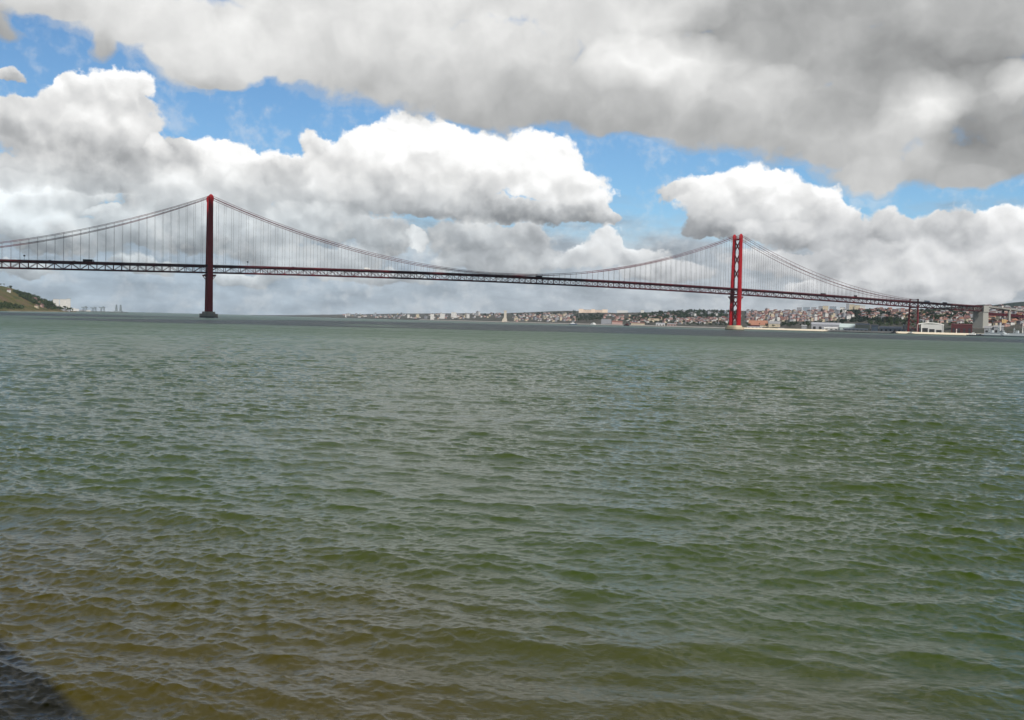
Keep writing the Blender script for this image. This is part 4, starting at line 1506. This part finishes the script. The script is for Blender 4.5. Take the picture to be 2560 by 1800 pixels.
# hilltop palace and hall
p = north.top(1482, 0.93)
k = p.y / F_PX
pal = empty('palace', p, math.atan2(-p.x, p.y), 'long sunlit pinkish palace crowning the hill left of the dark slope', 'palace')
MB().box((0, 10, -6), (72 * k, 20, 6 + 7.2 * k)).build('wall', [wall_mat('palace_wall', (0.74, 0.58, 0.46), w=4.5, h=6.0)], pal)
for x, w in ((-30, 12), (0, 10), (29, 13)):
    MB().box((x * k, 9.5, -5.9), (w * k, 24, 5.9 + 9.0 * k)).build('pavilion', [PALE], pal)
MB().box((0, 10, 7.2 * k), (72.6 * k, 20.4, 0.8)).build('roof', [ROOFS[2]], pal)
slab(1541, 1568, 777, 785, SHEDL, 'bright white hall on the hilltop right of the long palace', 'hall', 'hall', 20, WHITE, loc=north.top(1555, 0.93))
p = place(north, 1604, 781)
slab(1602, 1610, 775, 782, WALLS['white'], 'small white building on the skyline at the left end of the dark slope', 'building', 'building', 12)
slab(1503, 1528, 798, 810, WALLS['grey'], 'grey waterside building right of the green park', 'building', 'building', 20)
slab(1620, 1648, 796, 803, WALLS['cream'], 'long cream building in front of the dark slope', 'building', 'building', 16, 0)

# stone monument on the quay
p = at(1262.5, 804.5, north.pos(2400, 0).y)
for t in np.linspace(1500, 3600, 800):
    q = north.pos(t, 2.0)
    if abs(proj((q.x, q.y, 4))[0] - 1262.5) < 0.6:
        p = Vector((q.x, q.y, 4.0))
        break
k = p.y / F_PX
mo = empty('monument', p, math.atan2(-p.x, p.y), 'tall pale stone slab monument at the water left of the city', 'monument')
MB().box((0, 4, -1), (6.5 * k, 9, 27.0 * k), top=(6.3 * k, 8)).build('shaft', [STONE], mo)
MB().box((0, 4, 26 * k - 1.0), (7.4 * k, 10, 2.2 * k)).build('cap', [STONE], mo)
MB().box((0, 4, -2), (18 * k, 20, 3.2)).build('base', [STONE], mo)
for sg in (-1, 1):                          # ramps of the prow climbing both flanks of the slab
    m = MB()
    a = sg * 3.3 * k
    b = sg * (7.6 if sg < 0 else 5.2) * k
    m.add([(a, 1, 1), (b, 1, 1), (b, 1, 4.0 * k), (a, 1, 10.0 * k), (a, 7, 1), (b, 7, 1), (b, 7, 4.0 * k), (a, 7, 10.0 * k)],
          [(0, 1, 2, 3), (7, 6, 5, 4), (1, 5, 6, 2), (3, 2, 6, 7), (0, 4, 5, 1), (0, 3, 7, 4)] if sg > 0 else
          [(3, 2, 1, 0), (4, 5, 6, 7), (2, 6, 5, 1), (7, 6, 2, 3), (1, 5, 4, 0), (4, 7, 3, 0)])
    m.build('flank', [STONE], mo)


# waterfront buildings right of the north tower
def shed(px0, px1, ytop, ybase, wall, roof, label, cat='warehouse', name='warehouse', depth=30.0, rise=0.3, doors=0, s_in=20.0):
    """gabled shed on the quay between two columns; rise = part of its height taken by the roof"""
    xm = (px0 + px1) / 2
    best = min(np.linspace(-420, 2600, 1500), key=lambda t: abs(proj(north.pos(t, s_in) + Vector((0, 0, 4)))[0] - xm))
    p = north.pos(best, s_in)
    p.z = 4.0
    k = p.y / F_PX
    hgt = CAM_H + ray(xm, ytop).z / ray(xm, ytop).y * p.y - 4.0
    w = (px1 - px0) * k
    o = empty(name, p, math.atan2(-p.x, p.y), label, cat)
    hw = hgt * (1 - rise)
    MB().box((0, depth / 2, -0.5), (w, depth, hw + 0.5)).build('wall', [wall], o)
    MB().gable((0, depth / 2, hw), (w, depth), hgt * rise, 0.6).build('roof', [roof], o)
    for i in range(doors):
        MB().box((-w / 2 + (i + 0.5) * w / doors, -0.15, 0.0), (w / doors * 0.45, 0.5, hw * 0.62)).build('door', [DARKM], o)
    return o


shed(2030, 2100, 806, 826, SHEDG, SHEDG, 'long grey shed on the quay midway between north tower and steel pier', depth=60, doors=5, s_in=60)
shed(2062, 2108, 818, 828, SHEDL, SHEDL, 'low pale shed in front of the long grey one', depth=16, doors=4, s_in=22)
shed(2100, 2136, 809, 823, PGLASS, PGLASS, 'pale green glass-roofed hall beside the cream hall', 'hall', 'hall', depth=30, rise=0.55, s_in=40)
shed(2139, 2172, 808, 828, CREAM, ROOFS[2], 'cream hall on the quay left of the steel pier', 'hall', 'hall', depth=30, rise=0.2, s_in=52)
shed(2110, 2168, 821, 830, SHEDL, SHEDL, 'low white-roofed shelter along the quay before the cream hall', 'shelter', 'shelter', depth=14, rise=0.35, doors=6, s_in=20)
shed(2178, 2194, 812, 828, WHITE, ROOFS[2], 'small white gabled house right of the cream hall', 'house', 'house', depth=14, s_in=36)
shed(2200, 2252, 816, 830, SHEDL, SHEDG, 'long low grey-roofed shed left of the twin silos', depth=24, rise=0.3, doors=5, s_in=24)
shed(1872, 1898, 801, 812, BRICK, ROOFS[3], 'long red-orange roofed shed just right of the north tower', depth=18, rise=0.6, s_in=110)
shed(1900, 1918, 801, 812, WALLS['cream'], ROOFS[3], 'shorter orange-roofed shed beside the long red-orange one', depth=18, rise=0.6, s_in=112)
shed(1922, 1950, 803, 813, WALLS['cream'], ROOFS[2], 'cream shed right of the two orange-roofed sheds', depth=18, rise=0.35, s_in=115)
shed(1868, 1905, 816, 824, SHEDL, SHEDG, 'low grey boathouse on the quay just right of the north tower', 'boathouse', 'boathouse', depth=14, doors=4, s_in=24)
shed(1945, 1960, 820, 826, SHEDL, SHEDL, 'small pale hut on the quay below the row of dark trees', 'hut', 'hut', depth=10, s_in=18)
shed(2004, 2016, 812, 826, BRONZE, ROOFS[2], 'small grey hut between the dark trees and the long grey shed', 'hut', 'hut', depth=10, s_in=26)
shed(1640, 1662, 807, 815, SHEDL, SHEDG, 'low pale boathouse on the quay below the dark slope', 'boathouse', 'boathouse', depth=16, doors=3, s_in=22)
shed(1668, 1690, 808, 816, WALLS['pink'], ROOFS[2], 'low pink boathouse beside the pale one below the dark slope', 'boathouse', 'boathouse', depth=16, doors=3, s_in=22)
shed(1530, 1556, 802, 812, WALLS['pink'], ROOFS[0], 'pink waterside shed with red roof left of the dark moored boat', depth=18, s_in=24)
shed(1578, 1612, 806, 814, WALLS['cream'], ROOFS[0], 'cream waterside shed with red roof right of the dark moored boat', depth=18, s_in=24)
shed(2380, 2428, 809, 835, BRICK, BRICK, 'dark red brick factory left of the concrete pier', 'factory', 'factory', depth=40, rise=0.12, doors=4, s_in=40)
shed(2461, 2484, 815, 835, BRONZE, ROOFS[2], 'grey shaded warehouse at the foot of the concrete pier', depth=30, rise=0.25, doors=2, s_in=30)
shed(2485, 2507, 813, 835, BRONZE, ROOFS[2], 'grey shaded warehouse under the first viaduct pier', depth=30, rise=0.2, doors=2, s_in=30)

# white pavilion with a curved roof, open on its left front
t = min(np.linspace(-300, 300, 600), key=lambda t: abs(proj(north.pos(t, 26) + Vector((0, 0, 4)))[0] - 2325))
p = north.pos(t, 26)
p.z = 4.0
k = p.y / F_PX
pv = empty('pavilion', p, math.atan2(-p.x, p.y), 'white pavilion with a shallow curved roof right of the steel pier', 'pavilion')
w, hgt = 62 * k, 26 * k
m = MB()
vs, fs = [], []
for i in range(17):
    u = i / 16 * 2 - 1
    z = hgt * (1 - 0.16 * u * u)
    vs += [(u * w / 2, -4, z), (u * w / 2, 34, z), (u * w / 2, 34, z - 2.2), (u * w / 2, -4, z - 2.2)]
for i in range(16):
    a = i * 4
    fs += [(a + q, a + 4 + q, a + 4 + (q + 1) % 4, a + (q + 1) % 4) for q in range(4)]
fs += [(3, 2, 1, 0), (64, 65, 66, 67)]
m.add(vs, fs)
m.build('roof', [WHITE], pv)
MB().box((0.07 * w, 15, 0), (w * 0.84, 37.2, hgt * 0.82)).build('wall', [SHEDL], pv)
MB().box((-0.20 * w, -3.6, 0), (w * 0.22, 0.8, hgt * 0.45)).build('doorway', [DARKM], pv)
MB().box((0.06 * w, -3.6, 0), (w * 0.2, 0.8, hgt * 0.36)).build('doorway', [DARKM], pv)
MB().box((0.32 * w, -3.6, 0), (w * 0.2, 0.8, hgt * 0.30)).build('doorway', [DARKM], pv)
for u in (-0.48, -0.33, 0.48):
    MB().box((u * w, -4.6, 0), (1.0, 1.0, hgt * 0.8)).build('column', [WHITE], pv)

# twin silos
for i, x in enumerate((2258.5, 2264.5)):
    t = min(np.linspace(-300, 300, 600), key=lambda t: abs(proj(north.pos(t, 22) + Vector((0, 0, 4)))[0] - x))
    p = north.pos(t, 22)
    p.z = 4
    k = p.y / F_PX
    s = empty('silo', p, 0, ('left' if i == 0 else 'right') + ' one of the twin grey silos beside the steel pier', 'silo', 'twin silos')
    MB().tube([(0, 0, -0.5), (0, 0, 17 * k)], 2.4 * k, 16).build('drum', [SHEDG], s, False)
    MB().prism([(2.5 * k * math.cos(a), 2.5 * k * math.sin(a)) for a in np.linspace(0, 2 * math.pi, 17)[:-1]], 17 * k, 19 * k, 0, 0.2).build('cap', [SHEDL], s)

# slim white masts on the quay
for x, yt in ((2304, 815), (2391, 822), (2556, 800), (2501, 806)):
    t = min(np.linspace(-420, 300, 800), key=lambda t: abs(proj(north.pos(t, 1.5) + Vector((0, 0, 4)))[0] - x))
    p = north.pos(t, 1.5)
    z = CAM_H + ray(x, yt).z / ray(x, yt).y * p.y
    s = empty('mast', (p.x, p.y, 4.8), 0, {2304: 'white mast before the open side of the curved pavilion', 2391: 'white mast in front of the dark red factory',
              2556: 'white mast at the right edge beyond the grey ships', 2501: 'white mast before the first viaduct pier'}[x], 'mast', 'white masts on the quay')
    MB().tube([(0, 0, -0.4), (0, 0, z - 4.8)], 0.5, 8, 0, [0.7, 0.4]).build('pole', [WHITE], s)
    MB().beam((-1.6, 0, (z - 4.8) * 0.8), (1.6, 0, (z - 4.8) * 0.8), 0.3, 0.3).build('yard', [WHITE], s)

# white towers, port sheds and cranes at the far left
lp = at(154, 772, 3180)
for x0, x1, yt, yb, lab in ((133, 147, 747.5, 762, 'left block of the three joined white towers beyond the left hillside'),
                            (150, 165, 747.5, 766, 'middle block of the three joined white towers beyond the left hillside'),
                            (166.5, 176, 746, 768, 'right and brightest block of the three joined white towers beyond the left hillside')):
    q = at((x0 + x1) / 2, 778, 3130)
    q.z = CAM_H + ray(154, yb).z / ray(154, yb).y * q.y
    o = slab(x0, x1, yt, yb, WALLS['white'], lab, loc=q, depth=16, group='white towers beyond the left hillside')
    MB().box((0, 8, -22), (0.9 * (x1 - x0) * q.y / F_PX, 14, 18.1)).build('podium', [WALLS['grey']], o)
HAZEG = mat('port_steel', (0.20, 0.24, 0.26), 0.7, 0.1, 0.02, 0.3)
for i, (x0, x1, yt, yb, wl, lab) in enumerate(((178, 187, 771, 779, SHEDL, 'leftmost white port shed beyond the left hillside'), (188, 197, 772.5, 779, SHEDL, 'wider white port shed beside the leftmost one'),
                                               (201, 212, 776, 780, SHEDG, 'low grey port shed left of the gantry cranes'), (214, 226, 777, 780.5, SHEDL, 'low white port shed under the gantry cranes'))):
    q = at((x0 + x1) / 2, yb, 5000)
    q.z = 1.0
    slab(x0, x1, yt, yb, wl, lab, 'shed', 'port_shed', 30, wl, loc=q)
jt = MB()
a, b = at(176, 780, 5010), at(314, 783, 5000)
jt.beam((a.x, a.y, 0.6), (b.x, b.y, 0.6), 60, 3.0)
tag(jt.build('port_jetty', [WEED]), 'long low dark jetty carrying the hazy port cranes', 'jetty')
for x, yt, lab in ((212, 770, 'short gantry crane above the white port sheds'), (235, 771, 'gantry crane with thick legs right of the port sheds'), (256, 769.5, 'flat-topped gantry crane standing apart before the rig')):
    q = at(x, 781, 5000)
    k = q.y / F_PX
    h = (781 - yt) * k
    c = empty('gantry_crane', (q.x, q.y, 2.0), 0, lab, 'crane', 'gantry cranes of the far port')
    for sx in (-1, 1):
        for sy in (-1, 1):
            MB().beam((sx * 4 * k, sy * 7, 0), (sx * 3 * k, sy * 6, h * 0.8), 2.2, 2.2).build('leg', [HAZEG], c)
    MB().box((-1.0 * k, 0, h * 0.8), (14 * k, 10, h * 0.2)).build('boom', [HAZEG], c)
    MB().box((2 * k, 0, h), (3 * k, 8, 3.5)).build('machine_house', [HAZEG], c)
q = at(296, 783, 5000)
k = q.y / F_PX
rg = empty('drilling_rig', (q.x, q.y, 0), 0, 'hazy rig with two lattice towers at the end of the far jetty', 'rig')
MB().box((0, 0, -1), (19 * k, 30, 4.2 * k), top=(17 * k, 28)).build('hull', [HAZEG], rg)
for x in (-5.0, 5.5):
    m = MB()
    for sx in (-1, 1):
        for sy in (-1, 1):
            m.beam((x * k + sx * 4.5, sy * 4.5, 3.2 * k), (x * k + sx * 2.0, sy * 2.0, 19.5 * k), 1.4, 1.4)
    for j in range(6):
        z0, z1 = 3.2 * k + j * 2.7 * k, 3.2 * k + (j + 1) * 2.7 * k
        r0, r1 = 4.5 - j * 0.42, 4.5 - (j + 1) * 0.42
        for sy in (-1, 1):
            m.beam((x * k - r0, sy * r0, z0), (x * k + r1, sy * r1, z1), 0.9, 0.9)
            m.beam((x * k + r0, sy * r0, z0), (x * k - r1, sy * r1, z1), 0.9, 0.9)
            m.beam((x * k - r1, sy * r1, z1), (x * k + r1, sy * r1, z1), 0.9, 0.9)
    m.build('lattice_tower', [HAZEG], rg)


# ------------------------------------------------------------------ boats and ships
def hull_mesh(L, B, H, flare=0.75):
    """boat hull along x, bow at +x"""
    m = MB()
    n = 12
    vs, fs = [], []
    for i in range(n + 1):
        u = i / n
        x = -L / 2 + L * u
        w = B / 2 * (1 - max(0, (u - 0.55) / 0.45) ** 2.2) * (0.86 + 0.14 * min(u / 0.15, 1))
        sh = H * (1 + 0.35 * max(0, u - 0.6) ** 1.5 * 3)
        vs += [(x, -w, sh), (x - 0.03 * L * (u > 0.9), -w * flare, -0.6), (x - 0.03 * L * (u > 0.9), w * flare, -0.6), (x, w, sh)]
    for i in range(n):
        a = i * 4
        fs += [(a, a + 1, a + 5, a + 4), (a + 1, a + 2, a + 6, a + 5), (a + 2, a + 3, a + 7, a + 6), (a + 3, a, a + 4, a + 7)]
    fs += [(3, 2, 1, 0)]
    return m.add(vs, fs)


def quay_point(px, out, ts=(-440, 3000)):
    t = min(np.linspace(ts[0], ts[1], 1800), key=lambda t: abs(proj(north.pos(t, -out))[0] - px))
    return north.pos(t, -out)


QA = math.atan2(BT.y, BT.x)                 # along the quay
for px, L, out, label, rot in ((2492, 88, 24, 'pale grey warship moored below the first viaduct pier', 0.0), (2556, 84, 30, 'pale grey warship cut off by the right edge', 0.05)):
    q = quay_point(px, out)
    s = empty('warship', (q.x, q.y, 0), QA + math.pi * 1.0 + rot, label, 'warship', 'grey warships at the quay')
    hull_mesh(L, 11, 5.0, 0.7).build('hull', [NAVY], s, True)
    MB().box((-2, 0, 4.9), (L * 0.52, 8.4, 3.0), top=(L * 0.5, 7.8)).box((L * 0.12, 0, 7.901), (L * 0.14, 7.4, 4.0), top=(L * 0.12, 6.4)).build('superstructure', [NAVY], s)
    MB().box((L * 0.155, 0, 9.9), (L * 0.08, 7.7, 0.9)).build('bridge_windows', [GLASS], s)
    MB().box((-L * 0.12, 0, 7.9), (5.5, 4.2, 5.0), top=(4.4, 3.2)).build('funnel', [NAVY], s)
    for x, h in ((L * 0.05, 15), (-L * 0.2, 10)):
        m = MB().beam((x - 1.2, 0, 7.8), (x, 0, 7.8 + h), 0.9, 0.9).beam((x + 1.6, 0, 7.8), (x, 0, 7.8 + h * 0.8), 0.7, 0.7)
        m.beam((x, -3, 7.8 + h * 0.7), (x, 3, 7.8 + h * 0.7), 0.5, 0.5).beam((x - 2.2, 0, 7.8 + h * 0.55), (x + 2.2, 0, 7.8 + h * 0.55), 0.8, 0.5)
        m.build('mast', [NAVY], s)
    MB().box((L * 0.3, 0, 5.0), (4, 3.4, 2.2), top=(3, 2.4)).beam((L * 0.3 + 1, 0, 6.6), (L * 0.3 + 6, 0, 7.4), 0.4, 0.4).build('gun_turret', [NAVY], s)


def boat(px, out, L, paint, top, label, cat, name, rot=0.0, mast=0.0, cabins=1):
    q = quay_point(px, out)
    s = empty(name, (q.x, q.y, 0), QA + math.pi + rot, label, cat)
    hull_mesh(L, L * 0.24, L * 0.075 + 0.5).build('hull', [paint], s, True)
    MB().box((-L * 0.08, 0, L * 0.075 + 0.45), (L * 0.5, L * 0.19, L * 0.10), top=(L * 0.46, L * 0.17)).build('cabin', [top], s)
    MB().box((-L * 0.02, 0, L * 0.175 + 0.44), (L * 0.16, L * 0.15, L * 0.075)).build('wheelhouse', [top], s)
    MB().box((L * 0.062, 0, L * 0.19 + 0.44), (0.3, L * 0.13, L * 0.04)).build('windscreen', [GLASS], s)
    if mast:
        MB().tube([(-L * 0.05, 0, L * 0.24), (-L * 0.05, 0, mast)], 0.3, 6).build('mast', [top], s)
    return s


boat(1567, 10, 34, DARKM, BRICK, 'dark moored boat against the quay left of the dark slope', 'boat', 'moored_boat')
boat(1433, 30, 30, CARB, WHITE, 'small white and blue ferry with a tall mast below the green park', 'ferry', 'ferry', 0.6, 22)
boat(1484, 14, 36, WHITE, WHITE, 'long white excursion boat moored below the green park', 'boat', 'excursion_boat')
boat(2433, 22, 26, DARKM, WHITE, 'white-topped launch with dark hull below the concrete pier', 'launch', 'launch', 0.3)
boat(2452, 34, 16, DARKM, DARKM, 'small dark workboat right of the white-topped launch', 'workboat', 'workboat')
boat(2236, 9, 22, DARKM, DARKM, 'low black workboat moored left of the steel pier', 'workboat', 'workboat')
boat(2278, 9, 20, WEED, SHEDL, 'small dark fishing boat moored at the foot of the steel pier', 'fishing boat', 'fishing_boat')

# ------------------------------------------------------------------ quay under the camera, and an unseen house added to shade the near water
qn = MB().box((-8, -9.4, -4), (60, 20, 8.25))
tag(qn.build('quay', [QUAYC]), 'stone quay under the viewpoint', None, None, 'structure')

hh = empty('shade_house', (-6.0, -6.0, 4.25), 0, 'unseen tall gabled house added on the quay to cast shade on the near water', 'house')
MB().box((0, 0, 0), (6.4, 12.0, 10.6)).build('wall', [WALLS['cream']], hh)
m = MB()
m.add([(-3.5, -6.4, 10.6), (3.5, -6.4, 10.6), (3.5, 6.4, 10.6), (-3.5, 6.4, 10.6), (0, -6.4, 16.4), (0, 6.4, 16.4)],
      [(0, 3, 2, 1), (1, 2, 5, 4), (3, 0, 4, 5), (0, 1, 4), (2, 3, 5)])
m.build('roof', [ROOFS[0]], hh)
for x in (-1.7, 1.7):
    for z in (3.6, 7.4):
        MB().box((x, 6.0, z), (1.1, 0.12, 1.8)).build('window', [GLASS], hh)
MB().box((0, 6.0, 0), (1.6, 0.14, 2.5)).build('door', [DARKM], hh)

# ------------------------------------------------------------------ clouds overhead that shade the south tower and the middle of the river
CLOUDM = bpy.data.materials.new('cloud_vapour')
CLOUDM.use_nodes = True
CLOUDM.node_tree.nodes['Principled BSDF'].inputs['Base Color'].default_value = (0.85, 0.86, 0.88, 1)
CLOUDM.node_tree.nodes['Principled BSDF'].inputs['Roughness'].default_value = 1.0
CLOUD_Z = 1400.0


def cloud(poly, n, rmin, rmax, seed, label):
    """lumpy cumulus at 1400 m whose shadow covers a polygon of the river"""
    rng = random.Random(seed)
    off = SUN_DIR * (CLOUD_Z / SUN_DIR.z)
    xs, ys = [p[0] for p in poly], [p[1] for p in poly]
    bm = bmesh.new()
    got = 0
    while got < n:
        x, y = rng.uniform(min(xs), max(xs)), rng.uniform(min(ys), max(ys))
        c, dmin = False, 1e9
        for i in range(len(poly)):
            (x1, y1), (x2, y2) = poly[i - 1], poly[i]
            if (y1 > y) != (y2 > y) and x < (x2 - x1) * (y - y1) / (y2 - y1) + x1:
                c = not c
            u = max(0, min(1, ((x - x1) * (x2 - x1) + (y - y1) * (y2 - y1)) / ((x2 - x1) ** 2 + (y2 - y1) ** 2)))
            dmin = min(dmin, math.hypot(x - x1 - u * (x2 - x1), y - y1 - u * (y2 - y1)))
        if not c or dmin < rmin * 0.8:
            continue
        r = min(rng.uniform(rmin, rmax), dmin * 1.1)
        got += 1
        mt = Matrix.Translation((x + off.x, y + off.y, CLOUD_Z + rng.uniform(-20, 40))) @ Matrix.Diagonal((r, r, r * rng.uniform(0.45, 0.7), 1))
        bmesh.ops.create_icosphere(bm, subdivisions=3, radius=1.0, matrix=mt)
    for v in bm.verts:
        k = vnoise(v.co.x / 28, v.co.y / 28, seed) + 0.5 * vnoise(v.co.x / 12, v.co.z / 12 + v.co.y / 12, seed + 3)
        v.co += v.normal * 6 * k if v.normal.length > 0 else Vector()
    me = bpy.data.meshes.new('cloud')
    bm.to_mesh(me)
    bm.free()
    me.materials.append(CLOUDM)
    me.polygons.foreach_set('use_smooth', [True] * len(me.polygons))
    o = bpy.data.objects.new('cloud', me)
    COL.objects.link(o)
    tag(o, label, None, None, 'stuff')


cloud([(-1250, 480), (-700, 430), (-420, 560), (-400, 1100), (-415, 1622), (-700, 1625), (-1300, 1640)], 150, 45, 120, 3, 'grey cumulus overhead whose shade falls on the south tower')
cloud([(-330, 560), (150, 620), (700, 820), (760, 1300), (330, 1560), (200, 1900), (-190, 1850), (-300, 1300)], 150, 40, 110, 8, 'grey cumulus overhead whose shade falls on the middle of the river')
cloud([(690, 2195), (990, 2205), (1000, 2330), (900, 2380), (700, 2320)], 60, 25, 60, 5, 'small grey cumulus overhead whose shade falls on the approach spans')

# ------------------------------------------------------------------ haze over the river
HZ = MB().box((500, 4600, -6.0), (16000, 11600, 236.0))
hz = HZ.build('haze', [])
hm = bpy.data.materials.new('river_haze')
hm.use_nodes = True
nt = hm.node_tree
nt.nodes.clear()
ho = nt.nodes.new('ShaderNodeOutputMaterial')
hv = nt.nodes.new('ShaderNodeVolumePrincipled')
hv.inputs['Color'].default_value = (0.80, 0.90, 1.0, 1)
hv.inputs['Density'].default_value = 2.9e-5
hv.inputs['Anisotropy'].default_value = 0.0
nt.links.new(hv.outputs[0], ho.inputs['Volume'])
hz.data.materials.append(hm)
hm.cycles.volume_sampling = 'DISTANCE'
tag(hz, 'thin bluish haze over the far river and shores', None, None, 'stuff')
scene.cycles.volume_bounces = 0
scene.cycles.max_bounces = 6
scene.cycles.diffuse_bounces = 2
scene.cycles.glossy_bounces = 3
scene.cycles.use_adaptive_sampling = True
scene.cycles.adaptive_threshold = 0.015
scene.cycles.sample_clamp_indirect = 2.0
scene.cycles.sample_clamp_direct = 4.0
